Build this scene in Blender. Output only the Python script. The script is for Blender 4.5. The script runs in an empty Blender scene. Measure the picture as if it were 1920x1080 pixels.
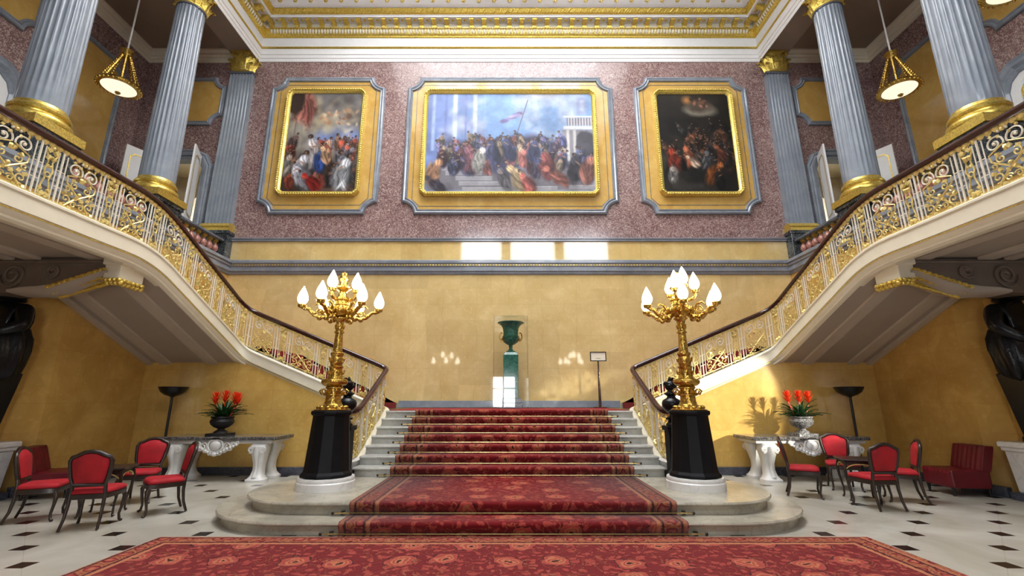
import bpy, bmesh, math, random
import numpy as np
from mathutils import Vector, Matrix
random.seed(7)
PI = math.pi
sc = bpy.context.scene
COL = sc.collection
R9 = 0.1524                      # riser of the central flight

# ------------------------------------------------------------------ materials
def nt(name):
    m = bpy.data.materials.new(name); m.use_nodes = True
    n = m.node_tree; n.nodes.clear()
    out = n.nodes.new('ShaderNodeOutputMaterial'); b = n.nodes.new('ShaderNodeBsdfPrincipled')
    n.links.new(b.outputs[0], out.inputs[0])
    return m, n, b
def node(n, t, **k):
    x = n.nodes.new(t)
    for a, v in k.items():
        if a == 'inp':
            for i, w in v.items(): x.inputs[i].default_value = w
        else: setattr(x, a, v)
    return x
def lk(n, a, b): n.links.new(a, b)
def ramp(n, stops, interp='LINEAR'):
    r = n.nodes.new('ShaderNodeValToRGB'); e = r.color_ramp; e.interpolation = interp
    while len(e.elements) < len(stops): e.elements.new(0.5)
    for i, (p, c) in enumerate(stops):
        e.elements[i].position = p; e.elements[i].color = (*c, 1) if len(c) == 3 else c
    return r
def s2l(*c):
    return tuple(((x/255)/12.92 if x/255 <= .04045 else ((x/255+.055)/1.055)**2.4) for x in c)
def coords(n, kind='Object', scale=(1,1,1)):
    t = n.nodes.new('ShaderNodeTexCoord'); mp = n.nodes.new('ShaderNodeMapping')
    mp.inputs['Scale'].default_value = scale
    lk(n, t.outputs[kind], mp.inputs[0]); return mp.outputs[0]
def math_(n, op, a, b=None):
    x = n.nodes.new('ShaderNodeMath'); x.operation = op
    for i, v in enumerate((a, b)):
        if v is None: continue
        if isinstance(v, (int, float)): x.inputs[i].default_value = v
        else: lk(n, v, x.inputs[i])
    return x.outputs[0]
def mixc(n, f, a, b, mode='MIX'):
    x = n.nodes.new('ShaderNodeMix'); x.data_type = 'RGBA'; x.blend_type = mode
    for i, v in ((0, f), (6, a), (7, b)):
        if isinstance(v, (int, float)): x.inputs[i].default_value = v
        elif isinstance(v, tuple): x.inputs[i].default_value = (*v, 1)
        else: lk(n, v, x.inputs[i])
    return x.outputs[2]
def plain(name, c, rough=.5, metal=0, var=.12, sc_=6, bump=0, coat=0, spec=.5):
    m, n, b = nt(name)
    v = coords(n); t = node(n, 'ShaderNodeTexNoise', inp={'Scale': sc_, 'Detail': 4}); lk(n, v, t.inputs[0])
    d = tuple(x*(1-var) for x in c); l = tuple(min(1, x*(1+var)) for x in c)
    r = ramp(n, [(.3, d), (.7, l)]); lk(n, t.outputs[0], r.inputs[0]); lk(n, r.outputs[0], b.inputs['Base Color'])
    b.inputs['Roughness'].default_value = rough; b.inputs['Metallic'].default_value = metal
    b.inputs['Specular IOR Level'].default_value = spec
    if coat: b.inputs['Coat Weight'].default_value = coat
    if bump:
        t2 = node(n, 'ShaderNodeTexNoise', inp={'Scale': sc_*5, 'Detail': 3}); lk(n, v, t2.inputs[0])
        bp = node(n, 'ShaderNodeBump', inp={'Strength': bump, 'Distance': .02}); lk(n, t2.outputs[0], bp.inputs['Height']); lk(n, bp.outputs[0], b.inputs['Normal'])
    return m
def marble(name, c1, c2, vein, scale=2.0, rough=.2, vw=.04, bands=False, veins=1.0):
    m, n, b = nt(name)
    v = coords(n)
    t = node(n, 'ShaderNodeTexNoise', inp={'Scale': scale, 'Detail': 6, 'Distortion': .6}); lk(n, v, t.inputs[0])
    r = ramp(n, [(.32, c1), (.68, c2)]); lk(n, t.outputs[0], r.inputs[0])
    t2 = node(n, 'ShaderNodeTexNoise', inp={'Scale': scale*1.6, 'Detail': 5, 'Distortion': 1.6}); lk(n, v, t2.inputs[0])
    d = math_(n, 'ABSOLUTE', math_(n, 'SUBTRACT', t2.outputs[0], .5))
    f = math_(n, 'MULTIPLY', math_(n, 'SUBTRACT', 1, math_(n, 'SMOOTH_MIN', math_(n, 'DIVIDE', d, vw), 1)), veins)
    f = math_(n, 'MAXIMUM', f, 0)
    lk(n, mixc(n, f, r.outputs[0], vein), b.inputs['Base Color'])
    b.inputs['Roughness'].default_value = rough
    return m
def sienna(name, c1, c2, rough=.1, joints=True, gx=1.02, gz=.98, axis='XZ', zoff=.42, spec=.5):
    """polished yellow scagliola laid in slabs"""
    m, n, b = nt(name)
    v = coords(n)
    t = node(n, 'ShaderNodeTexNoise', inp={'Scale': 1.7, 'Detail': 7, 'Roughness': .62, 'Distortion': .5}); lk(n, v, t.inputs[0])
    r = ramp(n, [(.30, c1), (.55, tuple((a+bb)/2 for a, bb in zip(c1, c2))), (.72, c2)]); lk(n, t.outputs[0], r.inputs[0])
    t3 = node(n, 'ShaderNodeTexNoise', inp={'Scale': 9, 'Detail': 4}); lk(n, v, t3.inputs[0])
    col = mixc(n, math_(n, 'MULTIPLY', math_(n, 'GREATER_THAN', t3.outputs[0], .62), .16), r.outputs[0], tuple(min(1, x*1.22) for x in c2))
    if joints:
        sp = node(n, 'ShaderNodeSeparateXYZ'); lk(n, v, sp.inputs[0])
        h = sp.outputs[0] if axis == 'XZ' else sp.outputs[1]
        wob = node(n, 'ShaderNodeTexNoise', inp={'Scale': 1.3, 'Detail': 2}); lk(n, v, wob.inputs[0])
        hx = math_(n, 'ADD', h, math_(n, 'MULTIPLY', math_(n, 'SUBTRACT', wob.outputs[0], .5), .34))
        gxn = math_(n, 'DIVIDE', hx, gx); gzn = math_(n, 'DIVIDE', math_(n, 'ADD', sp.outputs[2], zoff), gz)
        fx = math_(n, 'PINGPONG', gxn, .5); fz = math_(n, 'PINGPONG', gzn, .5)
        j = math_(n, 'MAXIMUM', math_(n, 'LESS_THAN', fx, .005), math_(n, 'LESS_THAN', fz, .004))
        cell = node(n, 'ShaderNodeCombineXYZ'); lk(n, math_(n, 'ROUND', gxn), cell.inputs[0]); lk(n, math_(n, 'ROUND', gzn), cell.inputs[1])
        wn = node(n, 'ShaderNodeTexWhiteNoise'); lk(n, cell.outputs[0], wn.inputs[0])
        tone = math_(n, 'ADD', .92, math_(n, 'MULTIPLY', wn.outputs[0], .14))
        cb = node(n, 'ShaderNodeCombineXYZ')
        for i in range(3): lk(n, tone, cb.inputs[i])
        col = mixc(n, 1.0, col, cb.outputs[0], 'MULTIPLY')
        col = mixc(n, math_(n, 'MULTIPLY', j, .2), col, s2l(120, 85, 40))
    lk(n, col, b.inputs['Base Color'])
    b.inputs['Roughness'].default_value = rough; b.inputs['Specular IOR Level'].default_value = spec
    return m
def porphyry(name):
    m, n, b = nt(name)
    v = coords(n)
    t = node(n, 'ShaderNodeTexNoise', inp={'Scale': 1.1, 'Detail': 4}); lk(n, v, t.inputs[0])
    r = ramp(n, [(.3, s2l(114, 88, 85)), (.7, s2l(136, 108, 103))]); lk(n, t.outputs[0], r.inputs[0])
    t2 = node(n, 'ShaderNodeTexNoise', inp={'Scale': 5.2, 'Detail': 3, 'Roughness': .6, 'Distortion': 2.8}); lk(n, v, t2.inputs[0])
    f = math_(n, 'SUBTRACT', 1, math_(n, 'MINIMUM', math_(n, 'DIVIDE', math_(n, 'ABSOLUTE', math_(n, 'SUBTRACT', t2.outputs[0], .5)), .045), 1))
    col = mixc(n, math_(n, 'MULTIPLY', f, .85), r.outputs[0], s2l(214, 192, 182))
    t3 = node(n, 'ShaderNodeTexNoise', inp={'Scale': 22, 'Detail': 3}); lk(n, v, t3.inputs[0])
    col = mixc(n, math_(n, 'MULTIPLY', math_(n, 'LESS_THAN', t3.outputs[0], .42), .4), col, s2l(112, 68, 72))
    lk(n, col, b.inputs['Base Color']); b.inputs['Roughness'].default_value = .16
    return m
def goldmat(name, c=(.84, .62, .15), rough=.32, bump=.0, scale=30, metal=.75):
    m, n, b = nt(name)
    v = coords(n)
    t = node(n, 'ShaderNodeTexNoise', inp={'Scale': scale, 'Detail': 3}); lk(n, v, t.inputs[0])
    r = ramp(n, [(.3, tuple(x*.62 for x in c)), (.62, c)]); lk(n, t.outputs[0], r.inputs[0])
    lk(n, r.outputs[0], b.inputs['Base Color'])
    b.inputs['Metallic'].default_value = metal; b.inputs['Roughness'].default_value = rough
    if bump:
        bp = node(n, 'ShaderNodeBump', inp={'Strength': bump, 'Distance': .03}); lk(n, t.outputs[0], bp.inputs['Height']); lk(n, bp.outputs[0], b.inputs['Normal'])
    return m
def emis(name, c, s):
    m = bpy.data.materials.new(name); m.use_nodes = True; n = m.node_tree; n.nodes.clear()
    o = n.nodes.new('ShaderNodeOutputMaterial'); e = n.nodes.new('ShaderNodeEmission')
    t = node(n, 'ShaderNodeTexNoise', inp={'Scale': .5}); lk(n, coords(n), t.inputs[0])
    r = ramp(n, [(.3, tuple(x*.92 for x in c)), (.7, c)]); lk(n, t.outputs[0], r.inputs[0]); lk(n, r.outputs[0], e.inputs[0])
    e.inputs[1].default_value = s; lk(n, e.outputs[0], o.inputs[0]); return m
def glassmat(name):
    m = bpy.data.materials.new(name); m.use_nodes = True; n = m.node_tree; n.nodes.clear()
    o = n.nodes.new('ShaderNodeOutputMaterial'); tr = n.nodes.new('ShaderNodeBsdfTransparent'); g = n.nodes.new('ShaderNodeBsdfGlossy')
    g.inputs['Roughness'].default_value = .0; tr.inputs[0].default_value = (.975, .98, .975, 1)
    lw = n.nodes.new('ShaderNodeLayerWeight'); fr = math_(n, 'ADD', .04, math_(n, 'MULTIPLY', math_(n, 'POWER', lw.outputs['Facing'], 5), .9)); lw.inputs[0].default_value = .5; mx = n.nodes.new('ShaderNodeMixShader')
    lk(n, fr, mx.inputs[0]); lk(n, tr.outputs[0], mx.inputs[1]); lk(n, g.outputs[0], mx.inputs[2]); lk(n, mx.outputs[0], o.inputs[0])
    return m
def floormat():
    m, n, b = nt('cream_marble_floor')
    v = coords(n); h = .5456
    sp = node(n, 'ShaderNodeSeparateXYZ'); lk(n, v, sp.inputs[0])
    u = math_(n, 'DIVIDE', math_(n, 'SUBTRACT', sp.outputs[0], .05), h); w = math_(n, 'DIVIDE', math_(n, 'SUBTRACT', sp.outputs[1], 5.07+.5456), h)
    p = math_(n, 'MULTIPLY', math_(n, 'ADD', u, w), .5); q = math_(n, 'MULTIPLY', math_(n, 'SUBTRACT', u, w), .5)
    dp = math_(n, 'SUBTRACT', p, math_(n, 'ROUND', p)); dq = math_(n, 'SUBTRACT', q, math_(n, 'ROUND', q))
    du = math_(n, 'ABSOLUTE', math_(n, 'ADD', dp, dq)); dv = math_(n, 'ABSOLUTE', math_(n, 'SUBTRACT', dp, dq))
    ins = math_(n, 'MULTIPLY', math_(n, 'LESS_THAN', du, .165), math_(n, 'LESS_THAN', dv, .165))
    jn = math_(n, 'MAXIMUM', math_(n, 'LESS_THAN', math_(n, 'ABSOLUTE', dp), .0035), math_(n, 'LESS_THAN', math_(n, 'ABSOLUTE', dq), .0035))
    t = node(n, 'ShaderNodeTexNoise', inp={'Scale': .9, 'Detail': 6, 'Distortion': .8}); lk(n, v, t.inputs[0])
    r = ramp(n, [(.3, s2l(160, 155, 142)), (.7, s2l(192, 187, 175))]); lk(n, t.outputs[0], r.inputs[0])
    col = mixc(n, math_(n, 'MULTIPLY', jn, .35), r.outputs[0], s2l(130, 122, 108))
    col = mixc(n, ins, col, s2l(30, 28, 28))
    lk(n, col, b.inputs['Base Color']); b.inputs['Roughness'].default_value = .22
    return m
def carpetmat(name, kind, hw, y0=0, y1=0):
    m, n, b = nt(name)
    v = coords(n, 'UV') if kind == 'UV' else coords(n)
    nz = node(n, 'ShaderNodeTexNoise', inp={'Scale': 6, 'Detail': 3}); lk(n, v, nz.inputs[0])
    vd = node(n, 'ShaderNodeVectorMath', operation='MULTIPLY_ADD'); lk(n, nz.outputs['Color'], vd.inputs[0]); vd.inputs[1].default_value = (.21, .21, 0); lk(n, v, vd.inputs[2])
    vo = node(n, 'ShaderNodeTexVoronoi', voronoi_dimensions='2D', inp={'Scale': 1.75, 'Randomness': .42}); lk(n, vd.outputs[0], vo.inputs['Vector'])
    red, tan, dk, tan2 = s2l(108, 20, 23), s2l(164, 98, 68), s2l(62, 20, 20), s2l(150, 62, 52)
    r = ramp(n, [(0, dk), (.05, tan), (.09, tan2), (.13, tan), (.17, tan2), (.25, dk), (.27, red)], 'CONSTANT')
    lk(n, vo.outputs['Distance'], r.inputs[0])
    vo2 = node(n, 'ShaderNodeTexVoronoi', voronoi_dimensions='2D', inp={'Scale': 7.5, 'Randomness': .95}); lk(n, vd.outputs[0], vo2.inputs['Vector'])
    f2 = math_(n, 'MULTIPLY', math_(n, 'LESS_THAN', vo2.outputs['Distance'], .24), math_(n, 'GREATER_THAN', vo.outputs['Distance'], .2))
    col = mixc(n, math_(n, 'MULTIPLY', f2, .8), r.outputs[0], tan2)
    n3 = node(n, 'ShaderNodeTexNoise', inp={'Scale': 3.2, 'Detail': 2, 'Distortion': 2.0}); lk(n, v, n3.inputs[0])
    st = math_(n, 'LESS_THAN', math_(n, 'ABSOLUTE', math_(n, 'SUBTRACT', n3.outputs[0], .5)), .009)
    col = mixc(n, math_(n, 'MULTIPLY', st, .6), col, s2l(150, 96, 64))
    sp = node(n, 'ShaderNodeSeparateXYZ'); lk(n, v, sp.inputs[0])
    d = math_(n, 'SUBTRACT', hw, math_(n, 'ABSOLUTE', sp.outputs[0]))
    if y1: d = math_(n, 'MINIMUM', d, math_(n, 'SUBTRACT', y1, sp.outputs[1]))
    if y1: bw = .30
    else: bw = .36
    inb = math_(n, 'LESS_THAN', d, bw)
    vb = node(n, 'ShaderNodeTexVoronoi', voronoi_dimensions='2D', inp={'Scale': 5, 'Randomness': .3}); lk(n, vd.outputs[0], vb.inputs['Vector'])
    rb = ramp(n, [(0, tan), (.14, tan2), (.26, red), (.38, s2l(150, 92, 58)), (.5, s2l(128, 56, 42)), (.58, s2l(150, 92, 58))], 'CONSTANT'); lk(n, vb.outputs['Distance'], rb.inputs[0])
    col = mixc(n, inb, col, rb.outputs[0])
    for a, w, c in ((bw, .022, s2l(166, 108, 76)), (bw-.05, .012, dk), (.035, .02, s2l(158, 98, 70)), (.08, .012, dk)):
        l = math_(n, 'LESS_THAN', math_(n, 'ABSOLUTE', math_(n, 'SUBTRACT', d, a)), w)
        col = mixc(n, l, col, c)
    lk(n, col, b.inputs['Base Color']); b.inputs['Roughness'].default_value = .9; b.inputs['Specular IOR Level'].default_value = .15
    fb = node(n, 'ShaderNodeTexNoise', inp={'Scale': 160, 'Detail': 2}); lk(n, v, fb.inputs[0])
    bp = node(n, 'ShaderNodeBump', inp={'Strength': .35, 'Distance': .01}); lk(n, fb.outputs[0], bp.inputs['Height']); lk(n, bp.outputs[0], b.inputs['Normal'])
    b.inputs['Sheen Weight'].default_value = .12
    return m
def vcolmat(name):
    m, n, b = nt(name)
    a = node(n, 'ShaderNodeAttribute', attribute_name='paint'); lk(n, a.outputs['Color'], b.inputs['Base Color'])
    b.inputs['Roughness'].default_value = .5; b.inputs['Specular IOR Level'].default_value = .25
    b.inputs['Coat Weight'].default_value = .16; b.inputs['Coat Roughness'].default_value = .2
    return m

M = {}
M['sienna'] = sienna('sienna_wall', s2l(203, 176, 118), s2l(222, 200, 146), .055)
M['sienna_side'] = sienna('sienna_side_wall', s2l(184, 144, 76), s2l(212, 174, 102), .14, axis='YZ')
M['sienna_low'] = sienna('sienna_lower_wall', s2l(194, 156, 84), s2l(218, 184, 110), .12, gx=.9, gz=.9)
M['sienna_band'] = sienna('sienna_band', s2l(200, 170, 108), s2l(222, 198, 140), .05, gx=1.4, gz=4, spec=.6)
M['sienna_field'] = sienna('sienna_panel', s2l(190, 150, 78), s2l(208, 174, 104), .06, joints=False)
M['porphyry'] = porphyry('porphyry_wall')
M['grey'] = marble('grey_marble', s2l(124, 130, 138), s2l(142, 148, 156), s2l(176, 180, 186), 2.5, .14, .03, veins=.2)
M['greyshaft'] = marble('grey_fluted_marble', s2l(132, 138, 146), s2l(148, 154, 160), s2l(170, 174, 178), 2, .16, .03, veins=.06)
M['greydark'] = marble('dark_grey_marble', s2l(82, 86, 94), s2l(104, 108, 116), s2l(160, 164, 168), 5, .18, .03, veins=.5)
M['blackmarble'] = marble('black_veined_marble', s2l(30, 34, 36), s2l(52, 58, 60), s2l(150, 155, 150), 5, .15, .035, veins=.55)
M['skirt'] = marble('slate_skirting', s2l(58, 60, 70), s2l(78, 80, 92), s2l(120, 122, 132), 4, .16, .03, veins=.4)
M['white'] = plain('white_paint', s2l(240, 238, 234), .45, var=.02)
M['cream'] = plain('cream_paint', s2l(226, 218, 196), .4, var=.03)
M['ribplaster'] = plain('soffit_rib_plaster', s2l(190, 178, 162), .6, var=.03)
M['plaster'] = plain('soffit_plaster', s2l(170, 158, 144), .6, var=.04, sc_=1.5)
M['gallceil'] = plain('gallery_ceiling_paint', s2l(150, 134, 116), .7, var=.05, sc_=1)
M['gold'] = goldmat('gilding')
M['goldb'] = goldmat('carved_gilding', (.86, .64, .15), .34, .6, 26)
M['gilt_rail'] = goldmat('gilt_ironwork', (.86, .68, .26), .4, .0, 40, .4)
M['frame_gold'] = goldmat('picture_frame_gilding', (.95, .76, .22), .3, .35, 30, .6)
M['bronze_gilt'] = goldmat('gilt_bronze', (.66, .43, .10), .24, .5, 24, .95)
M['brass'] = goldmat('brass_rod', (.75, .55, .25), .25, 0, 20, .9)
M['whiteiron'] = plain('white_ironwork', s2l(222, 214, 194), .4, var=.03)
M['mahogany'] = plain('mahogany', s2l(58, 26, 20), .22, var=.25, sc_=8, coat=.4)
M['darkwood'] = plain('dark_walnut', s2l(46, 32, 24), .35, var=.3, sc_=14, coat=.2)
M['velvet'] = plain('crimson_velvet', s2l(158, 16, 28), .75, var=.2, sc_=5, bump=.15)
M['maroon'] = plain('maroon_leather', s2l(104, 14, 26), .42, var=.12, sc_=5)
M['black'] = plain('black_polished_stone', s2l(18, 18, 20), .5, var=.25, sc_=5, spec=.2)
M['bronze'] = plain('black_bronze', s2l(20, 21, 24), .3, metal=.3, var=.3, sc_=6, bump=.2)
M['blackmetal'] = plain('black_metal', s2l(24, 22, 22), .35, var=.2)
M['stepmarble'] = marble('step_marble', s2l(150, 144, 130), s2l(186, 178, 160), s2l(128, 120, 104), 1.6, .22, .03, veins=.4)
M['risermarble'] = marble('stair_marble', s2l(170, 168, 160), s2l(196, 194, 186), s2l(140, 138, 134), 2.2, .2, .03, veins=.4)
M['whitemarble'] = marble('white_veined_marble', s2l(212, 210, 206), s2l(228, 226, 222), s2l(168, 168, 172), 1.6, .22, .03, veins=.3)
M['carved'] = plain('carved_white_marble', s2l(214, 212, 208), .4, var=.05, sc_=8, bump=.1)
M['tabletop'] = marble('grey_tabletop_marble', s2l(60, 58, 58), s2l(84, 82, 80), s2l(170, 166, 160), 8, .12, .04, veins=.7)
M['malachite'] = marble('malachite', s2l(16, 74, 62), s2l(38, 112, 92), s2l(96, 158, 132), 9, .12, .05, veins=.7)
M['pink'] = marble('pink_marble', s2l(150, 92, 80), s2l(182, 126, 110), s2l(206, 170, 156), 6, .2, .04, veins=.6)
M['leaf'] = plain('bromeliad_leaf', s2l(38, 74, 36), .4, var=.4, sc_=12)
M['flower'] = plain('bromeliad_bract', s2l(232, 66, 22), .45, var=.25, sc_=16)
M['blackpot'] = plain('black_cast_iron', s2l(38, 36, 36), .55, var=.3, sc_=10, bump=.2)
M['stonepot'] = marble('mottled_stone', s2l(52, 52, 54), s2l(120, 118, 116), s2l(200, 198, 194), 8, .5, .06, veins=.8)
M['paper'] = plain('cream_card', s2l(238, 232, 208), .6, var=.02)
M['ink'] = plain('black_ink', s2l(30, 28, 26), .6)
M['floor'] = floormat()
M['rug'] = carpetmat('red_rug', 'Object', 4.22, 0, 6.02)
M['runner'] = carpetmat('red_runner', 'UV', 2.11)
M['redcarpet'] = plain('red_stair_carpet', s2l(140, 34, 36), .9, var=.3, sc_=14)
M['bulb'] = emis('flame_bulb_glass', (1, .95, .84), 14)
M['lantern_glass'] = emis('lit_lantern_glass', (1, .88, .66), 1.1)
M['sky'] = emis('daylight_pane', (.86, .92, 1.0), 16)
M['skylay'] = emis('skylight_pane', (.93, .95, 1.0), 15)
M['doorlight'] = emis('entrance_daylight', (.95, .97, 1.0), 22)
M['winpane'] = emis('gallery_window_daylight', (.78, .88, 1.0), 1.3)
M['corrlight'] = emis('corridor_window', (1, .97, .9), 4)
M['glass'] = glassmat('clear_glass')
M['canvas'] = vcolmat('oil_paint')
M['frieze'] = plain('shaded_relief_plaster', s2l(112, 98, 86), .6, var=.15, sc_=4, bump=.3)  # shade on the beam relief put into the plaster colour

# ------------------------------------------------------------------ mesh builder
def ident(p): return Vector(p)
class MB:
    def __init__(s, fn=None): s.v = []; s.f = []; s.mi = []; s.cur = 0; s.fn = fn; s.uv = {}
    def add(s, vs, fs):
        o = len(s.v)
        for p in vs:
            p = Vector(p); s.v.append(s.fn(p) if s.fn else p)
        for f in fs: s.f.append([o+i for i in f]); s.mi.append(s.cur)
        return o
    def m(s, i): s.cur = i; return s
    def box(s, x0, x1, y0, y1, z0, z1):
        s.add([(x, y, z) for x in (x0, x1) for y in (y0, y1) for z in (z0, z1)],
              [(0,1,3,2), (4,6,7,5), (0,4,5,1), (2,3,7,6), (0,2,6,4), (1,5,7,3)]); return s
    def obox(s, c, size, mat=None):
        c = Vector(c); hx, hy, hz = (d/2 for d in size); mt = mat or Matrix.Identity(3)
        s.add([c + mt @ Vector((x, y, z)) for x in (-hx, hx) for y in (-hy, hy) for z in (-hz, hz)],
              [(0,1,3,2), (4,6,7,5), (0,4,5,1), (2,3,7,6), (0,2,6,4), (1,5,7,3)]); return s
    def loft(s, rings, cap=True, closed=True, loop=False):
        n = len(rings[0]); vs = [p for r in rings for p in r]; fs = []
        m_ = len(rings)
        for i in range(m_ if loop else m_-1):
            j = (i+1) % m_
            for k in range(n if closed else n-1):
                l = (k+1) % n; fs.append((i*n+k, i*n+l, j*n+l, j*n+k))
        if cap and not loop and closed: fs += [tuple(range(n))[::-1], tuple((m_-1)*n+k for k in range(n))]
        s.add(vs, fs); return s
    def lathe(s, prof, n=32, c=(0,0,0), flat=1.0, cap=True):
        c = Vector(c)
        s.loft([[c + Vector((r*math.cos(2*PI*k/n), r*flat*math.sin(2*PI*k/n), z)) for k in range(n)] for r, z in prof], cap); return s
    def tube(s, pts, r, n=6, closed=False, cap=True):
        pts = [Vector(p) for p in pts]; rs = r if isinstance(r, (list, tuple)) else [r]*len(pts)
        rings = []; up = None; L = len(pts)
        for i, p in enumerate(pts):
            a = pts[(i-1) % L] if (closed or i > 0) else p; b = pts[(i+1) % L] if (closed or i < L-1) else p
            t = (b-a)
            if t.length < 1e-9: t = Vector((0,0,1))
            t.normalize()
            if up is None:
                up = Vector((0,0,1)) if abs(t.z) < .9 else Vector((1,0,0))
            x = t.cross(up)
            if x.length < 1e-6: x = t.orthogonal()
            x.normalize(); y = x.cross(t).normalized(); up = y
            rings.append([p + (x*math.cos(2*PI*k/n) + y*math.sin(2*PI*k/n))*rs[i] for k in range(n)])
        s.loft(rings, cap, True, closed); return s
    def sphere(s, c, r, n=8, m=5):
        c = Vector(c); rr = r if isinstance(r, (tuple, list)) else (r, r, r)
        prof = [(math.sin(PI*i/m), -math.cos(PI*i/m)) for i in range(m+1)]
        s.loft([[c + Vector((a*rr[0]*math.cos(2*PI*k/n), a*rr[1]*math.sin(2*PI*k/n), z*rr[2])) for k in range(n)] for a, z in prof], False); return s
    def prism(s, poly, fn, a, b):
        """polygon (2d list) extruded: fn(u,v,w)->point"""
        n = len(poly)
        s.add([fn(u, v, a) for u, v in poly] + [fn(u, v, b) for u, v in poly],
              [tuple(range(n))[::-1], tuple(range(n, 2*n))] + [(k, (k+1) % n, n+(k+1) % n, n+k) for k in range(n)]); return s
    def frame(s, path, prof, fn, closed=True):
        """mitred sweep of prof [(inward d, height h)] round a 2d path (counter-clockwise); fn(u,v,h)->point"""
        L = len(path); rings = []
        P = [Vector((a, b)) for a, b in path]
        for i in range(L):
            a = P[i-1] if (closed or i > 0) else None; b = P[(i+1) % L] if (closed or i < L-1) else None
            p = P[i]
            d1 = (p-a).normalized() if a is not None else (b-p).normalized()
            d2 = (b-p).normalized() if b is not None else d1
            n1 = Vector((-d1.y, d1.x)); n2 = Vector((-d2.y, d2.x)); nn = n1+n2
            nn = nn.normalized() if nn.length > 1e-6 else n1
            sc_ = 1/max(.35, nn.dot(n1))
            rings.append([fn(p.x+nn.x*sc_*d, p.y+nn.y*sc_*d, h) for d, h in prof])
        s.loft(rings, not closed, True, closed); return s
    def build(s, name, mats, parent=None, smooth=False, loc=None, bevel=0, recalc=True):
        me = bpy.data.meshes.new(name); me.from_pydata([tuple(p) for p in s.v], [], s.f)
        if not isinstance(mats, (list, tuple)): mats = [mats]
        for mm in mats: me.materials.append(M[mm] if isinstance(mm, str) else mm)
        me.polygons.foreach_set('material_index', s.mi)
        if recalc:
            bm = bmesh.new(); bm.from_mesh(me); bmesh.ops.recalc_face_normals(bm, faces=bm.faces); bm.to_mesh(me); bm.free()
        if smooth:
            me.polygons.foreach_set('use_smooth', [True]*len(me.polygons))
            me.set_sharp_from_angle(angle=math.radians(smooth if smooth is not True else 40))
        me.update()
        o = bpy.data.objects.new(name, me); COL.objects.link(o)
        if parent: o.parent = parent
        if loc: o.location = loc
        if bevel:
            bv = o.modifiers.new('bevel', 'BEVEL'); bv.width = bevel; bv.segments = 2; bv.limit_method = 'ANGLE'
        return o
def thing(name, label, cat, loc=(0,0,0), rotz=0, group=None):
    o = bpy.data.objects.new(name, None); COL.objects.link(o); o.empty_display_size = .1
    o.location = loc; o.rotation_euler = (0, 0, rotz); tag(o, label, cat, group); return o
def tag(o, label, cat, group=None):
    o['label'] = label; o['category'] = cat
    if group: o['group'] = group
    return o
def struct(o): o['kind'] = 'structure'; return o
def dup(root, loc=None, rotz=None, label=None, group=None):
    r = root.copy(); COL.objects.link(r)
    if loc is not None: r.location = loc
    if rotz is not None: r.rotation_euler = (0, 0, rotz)
    if label: r['label'] = label
    if group: r['group'] = group
    for ch in list(root.children):
        c = ch.copy(); COL.objects.link(c); c.parent = r
        for g in list(ch.children):
            d = g.copy(); COL.objects.link(d); d.parent = c
    return r
SIDE = {-1: 'left', 1: 'right'}

# ------------------------------------------------------------------ camera
cam = bpy.data.cameras.new('camera'); co = bpy.data.objects.new('camera', cam); COL.objects.link(co)
cam.sensor_width = 36; cam.lens = 36*853.3/1920; cam.shift_x = 5/1920
co.location = (0, 0, 1.6); co.rotation_euler = (PI/2 + math.atan(210/853.3), 0, 0); sc.camera = co
cam.clip_start = .05

# ------------------------------------------------------------------ setting
YB = 13.8
struct(MB().box(-9.35, 9.35, -4.1, 11.0, -.15, 0).build('floor', 'floor'))
# back wall, lower yellow zone and the bands above it
struct(MB().box(-8.9, 8.9, YB, YB+.3, 0, 5.44).build('wall_back', 'sienna'))
struct(MB().box(-9.0, 9.0, YB, YB+.3, 5.86, 6.53).build('wall_back', 'sienna_band'))
prof = [(0, 5.42), (-.03, 5.43), (-.05, 5.47), (-.05, 5.50), (-.09, 5.53), (-.09, 5.66), (-.12, 5.68), (-.12, 5.74), (-.16, 5.77), (-.16, 5.85), (-.12, 5.88), (0, 5.88)]
b = MB()
b.prism(prof, lambda u, v, w: (w, YB+u, v), -8.85, 8.85)
k = -8.8
b.m(1)
while k < 8.8:                                    # gilt dentils let into the moulding
    b.box(k, k+.05, YB-.13, YB-.10, 5.69, 5.73); k += .09
struct(b.build('trim_1', ['grey', 'goldb']))
struct(MB().prism([(0, 6.52), (-.05, 6.53), (-.05, 6.58), (-.08, 6.6), (-.08, 6.63), (0, 6.64)], lambda u, v, w: (w, YB+u, v), -8.9, 8.9).build('trim_2', 'grey'))
# upper back wall with the two gallery door openings
b = MB()
for x0, x1, z0, z1 in ((-12.9, -11.75, 5.8, 13.4), (-10.25, 10.25, 6.6, 13.4), (11.75, 12.9, 5.8, 13.4), (-11.75, -10.25, 9.45, 13.4), (10.25, 11.75, 9.45, 13.4), (-10.25, -8.9, 5.8, 6.6), (8.9, 10.25, 5.8, 6.6)):
    b.box(x0, x1, YB, YB+.3, z0, z1)
struct(b.build('wall_back', 'porphyry'))
struct(MB().box(-3.25, 3.25, YB-.06, YB, 1.385, 1.58).build('baseboard_back', 'grey', bevel=.01))
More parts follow.
